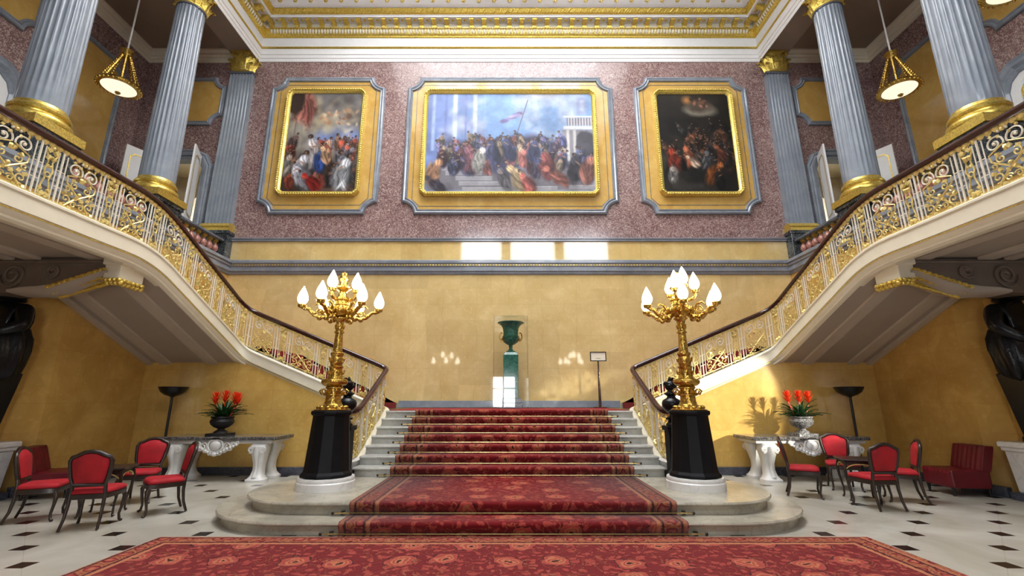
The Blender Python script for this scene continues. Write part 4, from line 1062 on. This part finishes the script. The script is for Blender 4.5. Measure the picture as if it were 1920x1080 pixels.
    V = [((0, 0, 1.5), (.40, .30)), ((0, 0, 1.75), (.38, .28)), ((0, 0, 2.05), (.44, .30)), ((0, -.02, 2.28), (.22, .2)), ((0, -.06, 2.38), (.13, .13)), ((0, -.1, 2.52), (.15, .17)), ((0, -.1, 2.66), (.11, .12)),
         ((.36, -.02, 2.18), .15), ((.50, -.12, 1.9), .12), ((.30, -.30, 1.78), .095), ((.1, -.36, 1.8), .075),
         ((-.36, -.02, 2.18), .15), ((-.50, -.1, 1.88), .12), ((-.28, -.30, 1.66), .095), ((-.06, -.36, 1.7), .075)]
    E_ = [(0,1), (1,2), (2,3), (3,4), (4,5), (5,6), (2,7), (7,8), (8,9), (9,10), (2,11), (11,12), (12,13), (13,14)]
    skin_figure('body', V, E_, 'bronze', h)
    b = MB()   # hood and cushion under the beam
    b.lathe([(.2, 2.45), (.26, 2.5), (.25, 2.56), (.3, 2.58), (.3, 2.62), (.2, 2.62)], 16, (0, -.02, -.13)); b.build('headpiece', 'bronze', h, smooth=40)

# ------------------------------------------------------------------ torchères on pedestals, urn finials
def urn_profile(): return [(.02, 0), (.12, 0), (.12, .03), (.06, .06), (.05, .09), (.12, .15), (.165, .22), (.17, .28), (.15, .33), (.08, .37), (.07, .40), (.11, .43), (.11, .45), (.06, .48), (.055, .5)]
for s, px in ((-1, -2.80), (1, 2.84)):
    sd = SIDE[s]
    p = thing('lamp_pedestal', 'round black stone pedestal on a white marble ring, %s of the stairs' % sd, 'pedestal', (px, 7.45, 2*R9))
    b = MB(); b.lathe([(.43, 0), (.43, .10), (.415, .115), (.42, .14), (.41, .165), (.36, .17)], 48); b.build('marble_ring', 'whitemarble', p, smooth=40)
    b = MB(); b.lathe([(.36, .165), (.385, .18), (.38, .21), (.345, .25), (.335, .28), (.275, 1.04), (.275, 1.06), (.30, 1.07), (.31, 1.10), (.305, 1.13), (.29, 1.135)], 12); b.build('drum', 'black', p, smooth=20, bevel=.004)
    zc = 2*R9+1.135
    t = thing('candelabrum', 'tall gilt bronze candelabrum with white flame bulbs, %s of the stairs' % sd, 'lamp', (px, 7.45, zc))
    b = MB(); b.lathe([(.27, 0), (.275, .015), (.24, .03), (.22, .05), (.16, .07), (.13, .11), (.13, .13)], 32)
    for k in range(12): a = 2*PI*k/12; b.sphere((.2*math.cos(a), .2*math.sin(a), .05), (.05, .05, .03), 8, 5)
    b.build('foot', 'bronze_gilt', t, smooth=50)
    b = MB()
    b.lathe([(.12, .11), (.115, .22), (.15, .23), (.15, .25), (.11, .26), (.11, .33), (.13, .34), (.13, .36), (.115, .37), (.17, .39), (.2, .42), (.205, .45), (.19, .48), (.12, .50),
             (.115, .52), (.10, .62), (.10, .66), (.12, .68), (.085, .70), (.10, .74), (.105, .80), (.085, .84), (.105, .88), (.105, .90), (.075, .92), (.068, 1.08), (.06, 1.22), (.08, 1.23), (.08, 1.25), (.062, 1.26), (.062, 1.40), (.07, 1.43), (.11, 1.46), (.11, 1.48), (.06, 1.50)], 28)
    for zz, rr, nn in ((.30, .12, 8), (.6, .11, 8), (.80, .10, 8), (1.34, .06, 8)):
        for k in range(nn): a = 2*PI*k/nn; b.tube([(rr*math.cos(a), rr*math.sin(a), zz-.04), (rr*1.15*math.cos(a), rr*1.15*math.sin(a), zz), (rr*1.3*math.cos(a), rr*1.3*math.sin(a), zz+.03)], [.02, .018, .006], 5)
    for k in range(6):
        a = 2*PI*k/6
        b.tube([(.11*math.cos(a), .11*math.sin(a), .27), (.2*math.cos(a), .2*math.sin(a), .25), (.23*math.cos(a), .23*math.sin(a), .3), (.19*math.cos(a), .19*math.sin(a), .33)], .015, 5)
    b.build('stem', 'bronze_gilt', t, smooth=45)
    b = MB(); b.lathe([(.06, 1.48), (.09, 1.5), (.16, 1.54), (.2, 1.60), (.19, 1.66), (.12, 1.70), (.12, 1.76), (.15, 1.78), (.15, 1.81), (.08, 1.83), (.055, 1.92), (.10, 1.95), (.14, 1.98), (.14, 2.0), (.07, 2.02), (.06, 2.08), (.09, 2.14), (.07, 2.18), (.05, 2.2), (.06, 2.24), (.02, 2.27), (.005, 2.28)], 24)
    for k in range(10): a = 2*PI*k/10; b.sphere((.19*math.cos(a), .19*math.sin(a), 1.6), (.05, .05, .07), 7, 5)
    b.build('vase', 'bronze_gilt', t, smooth=45)
    angs = [(200, .60, 1.66), (140, .60, 1.66), (80, .60, 1.66), (20, .60, 1.66), (-40, .60, 1.66), (-100, .60, 1.66)] if s < 0 else [(195, .60, 1.66), (135, .60, 1.66), (75, .60, 1.66), (10, .60, 1.66), (-45, .60, 1.66), (-105, .60, 1.66)]
    ups = [(250, .26, 1.93), (-15, .26, 1.93), (110, .26, 1.93)] if s < 0 else [(240, .26, 1.93), (-25, .26, 1.93), (-85, .2, 2.0), (100, .26, 1.93)]
    for deg, rad, zb in angs+ups:
        a = math.radians(deg); ca, sa = math.cos(a), math.sin(a); low = rad > .5
        b = MB()
        if low:
            pts = [(.1, 1.56), (.2, 1.50), (.3, 1.47), (.4, 1.50), (.46, 1.56), (.50, 1.60), (.55, 1.60), (.60, 1.62), (.60, 1.66)]
        else: pts = [(.08, zb-.12), (.15, zb-.16), (rad-.04, zb-.14), (rad, zb-.08), (rad, zb)]
        b.tube([(d*ca, d*sa, z) for d, z in pts], [.03]*(len(pts)-2)+[.026, .03], 7)
        c = (rad*ca, rad*sa, zb-.02); b.lathe([(.02, -.03), (.06, -.02), (.065, 0), (.07, .02), (.055, .04), (.05, .045)], 14, c)
        if low:
            for d, z, r in ((.22, 1.47, .05), (.32, 1.46, .045), (.41, 1.53, .04)): b.sphere((d*ca, d*sa, z), (r, r, r*.9), 7, 5)
            q = [(.32+.055*(1-i/12)*math.cos(i*.8), 1.56+.055*(1-i/12)*math.sin(i*.8)) for i in range(12)]; b.tube([(d*ca, d*sa, z) for d, z in q], .014, 5)
            b.tube([(.25*ca, .25*sa, 1.6), (.3*ca, .3*sa, 1.68), (.38*ca, .38*sa, 1.7), (.42*ca, .42*sa, 1.66)], [.02, .02, .016, .01], 5)
        ar = b.build('arm', 'bronze_gilt', t, smooth=45)
        MB().lathe([(.042, .02), (.068, .05), (.083, .09), (.081, .13), (.064, .185), (.042, .235), (.02, .28), (.006, .31)], 18, (rad*ca, rad*sa, zb)).build('bulb', 'bulb', ar, smooth=60)
    pl = thing('urn_plinth', 'square black plinth behind the %s lamp pedestal' % sd, 'plinth', (s*2.87, 8.30, 2*R9))
    b = MB(); b.box(-.17, .17, -.17, .17, 0, .12); b.box(-.13, .13, -.13, .13, .12, .78); b.box(-.16, .16, -.16, .16, .78, .86); b.build('block', 'black', pl, bevel=.012)
    b = MB(); b.lathe([(.11, .86), (.13, .88), (.09, .92), (.08, .96)], 16); b.build('neck', 'black', pl, smooth=40)
    u = thing('black_urn', 'black lidded urn with knop standing behind the %s candelabrum' % sd, 'urn', (s*2.87, 8.30, 2*R9+.962))
    MB().lathe(urn_profile(), 24).build('vase', 'bronze', u, smooth=45)
    b = MB(); b.lathe([(.06, .5), (.085, .53), (.10, .58), (.09, .63), (.05, .66), (.02, .67)], 16)
    for k in range(6): a = k*1.05; b.sphere((.08*math.cos(a), .08*math.sin(a), .57+.05*(k % 2)), .04, 7, 5)
    b.lathe([(.03, .66), (.035, .69), (.02, .72), (.004, .74)], 10)
    b.build('lid', 'bronze', u, smooth=45)

# ------------------------------------------------------------------ landing: malachite urn in its case, sign
ZL = 9*R9+.012
pp = thing('urn_pedestal', 'square green malachite pedestal inside the glass case', 'pedestal', (.04, 12.75, ZL))
b = MB(); b.box(-.32, .32, -.32, .32, 0, .14); b.box(-.28, .28, -.28, .28, .14, .26); b.build('grey_base', 'greydark', pp, bevel=.01)
b = MB(); b.box(-.205, .205, -.205, .205, .26, 1.42); b.loft([[(x*w, y*w, z) for x, y in ((-1, -1), (1, -1), (1, 1), (-1, 1))] for w, z in ((.205, 1.42), (.17, 1.47), (.15, 1.5))]); b.build('shaft', 'malachite', pp, bevel=.008)
u = thing('malachite_urn', 'green malachite campana urn with gilt handles on its pedestal', 'urn', (.04, 12.75, ZL+1.5))
b = MB(); b.lathe([(.13, 0), (.13, .03), (.07, .06), (.045, .12), (.06, .18), (.05, .20), (.12, .23), (.20, .29), (.225, .36), (.225, .42), (.235, .43), (.235, .45), (.21, .46), (.21, .58), (.225, .68), (.27, .76), (.37, .82), (.38, .835), (.36, .85), (.3, .82), (.2, .7), (.18, .5)], 36); b.build('body', 'malachite', u, smooth=45)
for m in (-1, 1):
    b = MB(); b.tube([(m*.2, 0, .32), (m*.28, 0, .33), (m*.315, 0, .42), (m*.30, 0, .52), (m*.26, 0, .56), (m*.24, 0, .53)], .016, 7); b.sphere((m*.235, 0, .38), .04, 8, 6); b.build('handle', 'bronze_gilt', u, smooth=50)
c = thing('display_case', 'tall clear glass case around the green urn', 'display case', (.04, 12.75, ZL))
for nm, a in (('front_pane', (-.47, .47, -.475, -.467, .0, 2.46)), ('back_pane', (-.47, .47, .467, .475, .0, 2.46)), ('side_pane', (-.475, -.467, -.467, .467, .0, 2.46)), ('side_pane', (.467, .475, -.467, .467, .0, 2.46)), ('top_pane', (-.475, .475, -.475, .475, 2.46, 2.468))):
    x0, x1, y0, y1, z0, z1 = a
    if nm == 'side_pane': vs = [(x0, y0, z0), (x0, y1, z0), (x0, y1, z1), (x0, y0, z1)]
    elif nm == 'top_pane': vs = [(x0, y0, z0), (x1, y0, z0), (x1, y1, z0), (x0, y1, z0)]
    else: vs = [(x0, y0, z0), (x1, y0, z0), (x1, y0, z1), (x0, y0, z1)]
    bb = MB(); bb.add(vs, [(0, 1, 2, 3)]); bb.build(nm, 'glass', c)
sg = thing('sign_stand', 'small framed notice on a slim dark wooden stand against the back wall', 'sign', (2.56, 13.25, ZL))
b = MB(); b.lathe([(.2, 0), (.2, .02), (.12, .035), (.04, .05), (.03, .1)], 24); b.tube([(0, 0, .05), (0, 0, .6), (0, 0, 1.30)], [.04, .032, .02], 10); b.build('post', 'mahogany', sg, smooth=50)
b = MB(); b.frame([(-.23, 1.30), (.23, 1.30), (.23, 1.57), (-.23, 1.57)], [(0, 0), (0, .03), (.022, .03), (.022, 0)], lambda u, v, h: (u, -.03-h, v)); b.box(-.23, .23, -.035, -.015, 1.30, 1.57); b.build('frame', 'blackmetal', sg)
b = MB(); b.box(-.21, .21, -.042, -.034, 1.32, 1.55); cd = b.build('card', 'paper', sg)
b = MB()
for k in range(7): b.box(-.07+.02*k, -.058+.02*k, -.044, -.041, 1.375, 1.39)
b.build('lettering', 'ink', cd)

# ------------------------------------------------------------------ rug
b = MB(); b.box(-4.17, 4.27, 1.2, 5.985, 0, .014); o = b.build('rug', 'rug'); tag(o, 'large red floral rug on the marble floor before the stairs', 'rug')

# ------------------------------------------------------------------ consoles tables, plants, uplighters
def table(label, cx_, cy, group):
    t = thing('console_table', label, 'table', (cx_, cy, 0), 0, group)
    b = MB(); b.box(-1.2, 1.2, -.43, .43, .80, .87); o = b.build('table_top', 'tabletop', t, bevel=.015)
    b = MB(); b.box(-1.12, 1.12, -.37, .40, .735, .80); b.build('frieze', 'carved', t, bevel=.01)
    for sx in (-1, 1):
        for sy in (-1, 1):
            b = MB(); rings = []
            for z, w, d, off in ((0, .19, .17, .05), (.045, .19, .17, .05), (.06, .165, .15, .045), (.12, .12, .12, .03), (.22, .10, .11, .0), (.34, .105, .115, -.01), (.48, .135, .13, .01), (.58, .165, .15, .03), (.66, .175, .155, .035), (.71, .165, .15, .03), (.735, .14, .13, .02)):
                ring = []
                for k in range(20):
                    a = 2*PI*k/20; c_, s_ = math.cos(a), math.sin(a); e = .55
                    ring.append((w*math.copysign(abs(c_)**e, c_), d*math.copysign(abs(s_)**e, s_)-off, z))
                rings.append(ring)
            b.loft(rings)
            for m in (-1, 1):       # side volutes and front leaf
                q = spiral(m*.13, .62, .015, .065, 0, 1.8, 18, m); b.tube([(u, -.165, v) for u, v in q], .018, 6)
            b.tube([(0, -.19, .68), (0, -.19, .55), (0, -.13, .4), (0, -.11, .25), (0, -.16, .08)], [.05, .055, .04, .03, .05], 8)
            o = b.build('leg', 'carved', t, smooth=45); o.location = (sx*.86, sy*.22-.02, 0)
            if sy > 0: o.rotation_euler = (0, 0, PI)
    b = MB()      # carved cartouche in the middle of the apron
    b.sphere((0, -.40, .70), (.12, .05, .11), 14, 8)
    q = [(.15*math.cos(2*PI*k/20), .70+.13*math.sin(2*PI*k/20)) for k in range(20)]; b.tube([(u, -.40, v) for u, v in q], .024, 6, True)
    for m in (-1, 1):
        for (sx, sh, r) in ((.24, .69, .08), (.36, .72, .06), (.19, .60, .06), (.1, .55, .05), (.30, .635, .05), (.44, .755, .035)):
            q = spiral(m*sx, sh, .012, r, PI*.3, 1.5, 16, m); b.tube([(u, -.40, v) for u, v in q], .018, 6)
        for k in range(7): b.sphere((m*(.07+.06*k), -.41, .545+.028*k), (.032, .03, .03), 7, 5)
    b.sphere((0, -.41, .53), (.06, .04, .045), 8, 6); b.box(-.09, .09, -.43, -.37, .80, .84)
    b.build('cartouche', 'carved', t, smooth=50)
    return t
table('white carved marble console table with grey top, left of the stairs', -5.98, 10.16, 'console tables')
table('white carved marble console table with grey top, right of the stairs', 6.16, 10.16, 'console tables')
def plant(label, x, y, z, potm, heads, seed):
    rnd = random.Random(seed)
    t = thing('potted_bromeliad', label, 'plant', (x, y, z))
    b = MB(); b.box(-.2, .2, -.2, .2, 0, .05); b.lathe([(.14, .05), (.13, .08), (.07, .12), (.065, .14), (.14, .17), (.21, .23), (.235, .29), (.21, .335), (.20, .35), (.225, .37), (.22, .39), (.17, .385), (.02, .36)], 28)
    b.build('urn', potm, t, smooth=40)
    b = MB()
    for k in range(110):
        a = rnd.random()*2*PI; L = .26+.30*rnd.random(); up = .25+.75*rnd.random()
        rows = []
        for i in range(6):
            q = i/5; d = .04+L*q*(1.15-up*.65); zz = .36+L*up*(q-.62*q*q*(1.25-up*.5))*1.6; w = .022*(1-q**2)+.002
            ca, sa = math.cos(a), math.sin(a)
            rows.append([(d*ca-sa*w, d*sa+ca*w, zz), (d*ca, d*sa, zz-.008), (d*ca+sa*w, d*sa-ca*w, zz)])
        b.loft(rows, False, False)
    b.build('foliage', 'leaf', t, smooth=True)
    for hx, hy, hz in heads:
        b = MB(); b.tube([(hx*.5, hy*.5, .36), (hx, hy, hz-.06)], .014, 5)
        for k in range(34):
            a = k*2.4; q = k/34; L = .07+.10*math.sin(PI*min(1, .2+q*.8)); zz = hz-.09+.2*q
            o1 = Vector((hx, hy, zz)); d = Vector((math.cos(a), math.sin(a), .7+1.2*q)).normalized(); sd_ = Vector((-math.sin(a), math.cos(a), 0))*.016
            b.add([o1-sd_, o1+sd_, o1+d*L*.6+sd_*.9, o1+d*L*.6-sd_*.9, o1+d*L*1.15], [(0,1,2,3), (3,2,4)])
        b.build('flower_head', 'flower', t)
plant('orange red bromeliad in a black urn on the left console table', -6.12, 10.10, .87, 'blackpot', [(-.21, 0, .73), (.02, -.03, .76), (.2, .02, .73), (.29, -.03, .71)], 5)
plant('orange red bromeliad in a mottled stone urn on the right console table', 6.22, 10.10, .87, 'stonepot', [(-.22, 0, .76), (-.0, -.03, .76), (.22, 0, .75)], 9)
for s, x in ((-1, -7.42), (1, 7.5)):
    t = thing('floor_lamp', 'unlit black bowl uplighter standing behind the %s console table' % SIDE[s], 'lamp', (x, 10.3, 0))
    b = MB(); b.lathe([(.17, 0), (.17, .02), (.1, .035), (.03, .05)], 24); b.build('base', 'blackmetal', t, smooth=40)
    b = MB(); b.tube([(0, 0, .04), (0, 0, 1.72)], .027, 10); b.build('pole', 'blackmetal', t, smooth=True)
    b = MB(); b.lathe([(.03, 1.66), (.06, 1.68), (.15, 1.71), (.23, 1.77), (.275, 1.85), (.285, 1.88), (.27, 1.885), (.2, 1.79), (.05, 1.72)], 32); b.build('bowl', 'blackmetal', t, smooth=50)

# ------------------------------------------------------------------ chairs
def make_chair(label, loc, ang):
    t = thing('dining_chair', label, 'chair', loc, ang, 'red upholstered chairs')
    def legt(p, r): b = MB(); b.tube(p, r, 8); return b
    for sy in (-1, 1):
        legt([(.205, sy*.215, .40), (.235, sy*.235, .33), (.225, sy*.23, .22), (.205, sy*.215, .1), (.215, sy*.225, .03), (.24, sy*.24, .012)], [.03, .028, .02, .016, .018, .02]).build('leg', 'darkwood', t, smooth=60)
        legt([(-.205, sy*.185, .44), (-.205, sy*.185, .30), (-.225, sy*.19, .15), (-.275, sy*.2, .012)], [.024, .022, .019, .017]).build('leg', 'darkwood', t, smooth=60)
    seat = [(.25, -.16), (.26, 0), (.25, .16), (.235, .235), (.19, .26), (0, .245), (-.19, .215), (-.225, .19), (-.225, -.19), (-.19, -.215), (0, -.245), (.19, -.26), (.235, -.235)]
    b = MB(); b.loft([[(x*k, y*k, z) for x, y in seat] for k, z in ((.94, .365), (1.0, .37), (1.0, .425), (.95, .43))]); b.build('seat_frame', 'darkwood', t, smooth=35)
    b = MB(); b.loft([[(x*k, y*k, z) for x, y in seat] for k, z in ((.93, .425), (.985, .435), (.99, .455), (.95, .478), (.82, .492), (.5, .5))]); b.build('seat', 'velvet', t, smooth=60)
    # back: outline in (y,h); tilts backwards
    def bk(y, h, d=0): q = (h-.44); return (-.205-q*.20-.02*math.cos(y*5)+.02+d, y, h)
    out = [(-.17, .54), (-.195, .62), (-.215, .75), (-.225, .84), (-.205, .885), (-.15, .905), (-.08, .945), (0, .955), (.08, .945), (.15, .905), (.205, .885), (.225, .84), (.215, .75), (.195, .62), (.17, .54)]
    b = MB(); n_ = len(out)
    b.tube([bk(y, h) for y, h in out], .026, 8, True)
    for sy in (-1, 1): b.tube([bk(sy*.172, .56), bk(sy*.18, .50), (-.205, sy*.185, .43)], .023, 8)
    b.build('back_frame', 'darkwood', t, smooth=60)
    cy, ch = 0, .74
    b = MB(); b.loft([[bk(y*k, ch+(h-ch)*k, d) for y, h in out] for k, d in ((.5, -.034), (.86, -.026), (.92, 0), (.86, .03), (.5, .042))]); b.build('back_pad', 'velvet', t, smooth=60)
    return t
ch0 = make_chair('red chair seen from behind, front of the left group', (-5.47, 6.50, 0), math.radians(107))
for x, y, a, l in ((-6.52, 6.84, 27, 'red chair at the left picture edge facing right'), (-6.03, 7.98, -72, 'red chair facing the camera behind the small left table'),
                   (-5.11, 7.26, 224, 'red chair at the right of the left group, facing left, beside the rounded steps'),
                   (5.09, 8.44, -28, 'red chair seen from its left side, nearest the rounded steps on the right'), (6.2, 9.05, -112, 'bright red chair facing the camera before the right console table'),
                   (5.63, 7.53, 92, 'red chair seen from behind, front of the right group'), (6.46, 8.04, 152, 'red chair facing left, beside the maroon slipper chair')):
    dup(ch0, (x, y, 0), math.radians(a), l)
# small side tables
def side_table(label, x, y, a):
    t = thing('side_table', label, 'table', (x, y, 0), a)
    b = MB(); b.box(-.27, .27, -.27, .27, .62, .655); b.build('table_top', 'darkwood', t, bevel=.012)
    b = MB(); b.box(-.22, .22, -.22, .22, .56, .62); b.build('apron', 'darkwood', t, bevel=.01)
    for sx in (-1, 1):
        for sy in (-1, 1):
            b = MB(); b.tube([(sx*.21, sy*.21, .60), (sx*.235, sy*.235, .5), (sx*.225, sy*.225, .35), (sx*.195, sy*.195, .15), (sx*.2, sy*.2, .04), (sx*.215, sy*.215, .015)], [.026, .024, .019, .014, .014, .02], 8); b.build('leg', 'darkwood', t, smooth=60)
    b = MB()
    for rot in range(4):
        c_, s_ = [(1, 0), (0, 1), (-1, 0), (0, -1)][rot]
        q = [(-.21+.42*i/12, .575-.07*abs(2*i/12-1)**3) for i in range(13)]
        b.tube([(u*c_-.228*s_, u*s_+.228*c_, v) for u, v in q], .009, 5)
    b.build('gilt_edging', 'gilt_rail', t, smooth=True)
side_table('small dark table with gilt edging amid the left chairs', -5.86, 7.12, math.radians(20))
side_table('small dark table with gilt edging amid the right chairs', 5.83, 8.12, math.radians(-22))
# slipper chairs
def slipper(label, x, y, a):
    t = thing('slipper_chair', label, 'chair', (x, y, 0), a, 'maroon slipper chairs')
    def blk(b, x0, x1, y0, y1, z0, z1, chan, front):
        n = 40; rings = []
        for t_, k in ((0, .9), (.06, .98), (.15, 1), (.85, 1), (.94, .98), (1, .9)):
            z = z0+(z1-z0)*t_; ring = []
            for i in range(n+1): yy = -1+2*i/n; f = front*(.016*abs(math.sin(yy*PI*chan/2))); tl = -front*.13*t_; ring.append((tl+x1*1.0+f-(1-k)*.1-.03*abs(yy)**6, (y0+y1)/2+(y1-y0)/2*yy*(.93+.07*k), z))
            for i in range(n+1): yy = 1-2*i/n; ring.append((tl+x0+(1-k)*.1+.03*abs(yy)**6, (y0+y1)/2+(y1-y0)/2*yy*(.93+.07*k), z))
            rings.append(ring)
        b.loft(rings)
    b = MB(); blk(b, -.32, .34, -.33, .33, .13, .42, 7, 0); b.build('seat', 'maroon', t, smooth=50, bevel=.02)
    b = MB(); blk(b, -.35, -.16, -.33, .33, .40, .82, 7, 1); b.build('back', 'maroon', t, smooth=50)
    b = MB()
    for i in range(8): b.sphere((.335, -.29+.083*i, .38), .014, 6, 4)
    b.build('buttons', 'velvet', t, smooth=True)
    for sx in (-.27, .29):
        for sy in (-.27, .27): MB().lathe([(.02, 0), (.02, .02), (.03, .13), (.032, .14)], 10, (sx, sy, 0)).build('leg', 'blackmetal', t, smooth=50)
    return t
slipper('maroon channelled slipper chair beside the right statue pedestal', 7.95, 8.66, PI-.1)
slipper('maroon channelled slipper chair behind the leftmost chair', -7.86, 8.41, .42)

# ------------------------------------------------------------------ light
def lamp(name, kind, loc, energy, color, target=None, **k):
    l = bpy.data.lights.new(name, kind); l.energy = energy; l.color = color
    for a, v in k.items(): setattr(l, a, v)
    o = bpy.data.objects.new(name, l); COL.objects.link(o); o.location = loc
    if target is not None: o.rotation_euler = (Vector(target)-Vector(loc)).to_track_quat('-Z', 'Y').to_euler()
    return o
lamp('sunbeam', 'SPOT', (11.6, 2.6, 3.45), 9000, (1, .95, .85), (4.9, 10.7, 1.45), spot_size=math.radians(15), spot_blend=.5, shadow_soft_size=.15)
w = bpy.data.worlds.new('world'); sc.world = w; w.use_nodes = True
bg = w.node_tree.nodes['Background']; bg.inputs[0].default_value = (.75, .85, 1, 1); bg.inputs[1].default_value = .6
sc.view_settings.view_transform = 'Standard'; sc.view_settings.look = 'None'; sc.view_settings.exposure = 0.15; sc.view_settings.gamma = .93
sc.cycles.max_bounces = 8; sc.cycles.diffuse_bounces = 5; sc.cycles.glossy_bounces = 4; sc.cycles.transparent_max_bounces = 12
sc.cycles.sample_clamp_indirect = 6; sc.cycles.caustics_reflective = False; sc.cycles.caustics_refractive = False
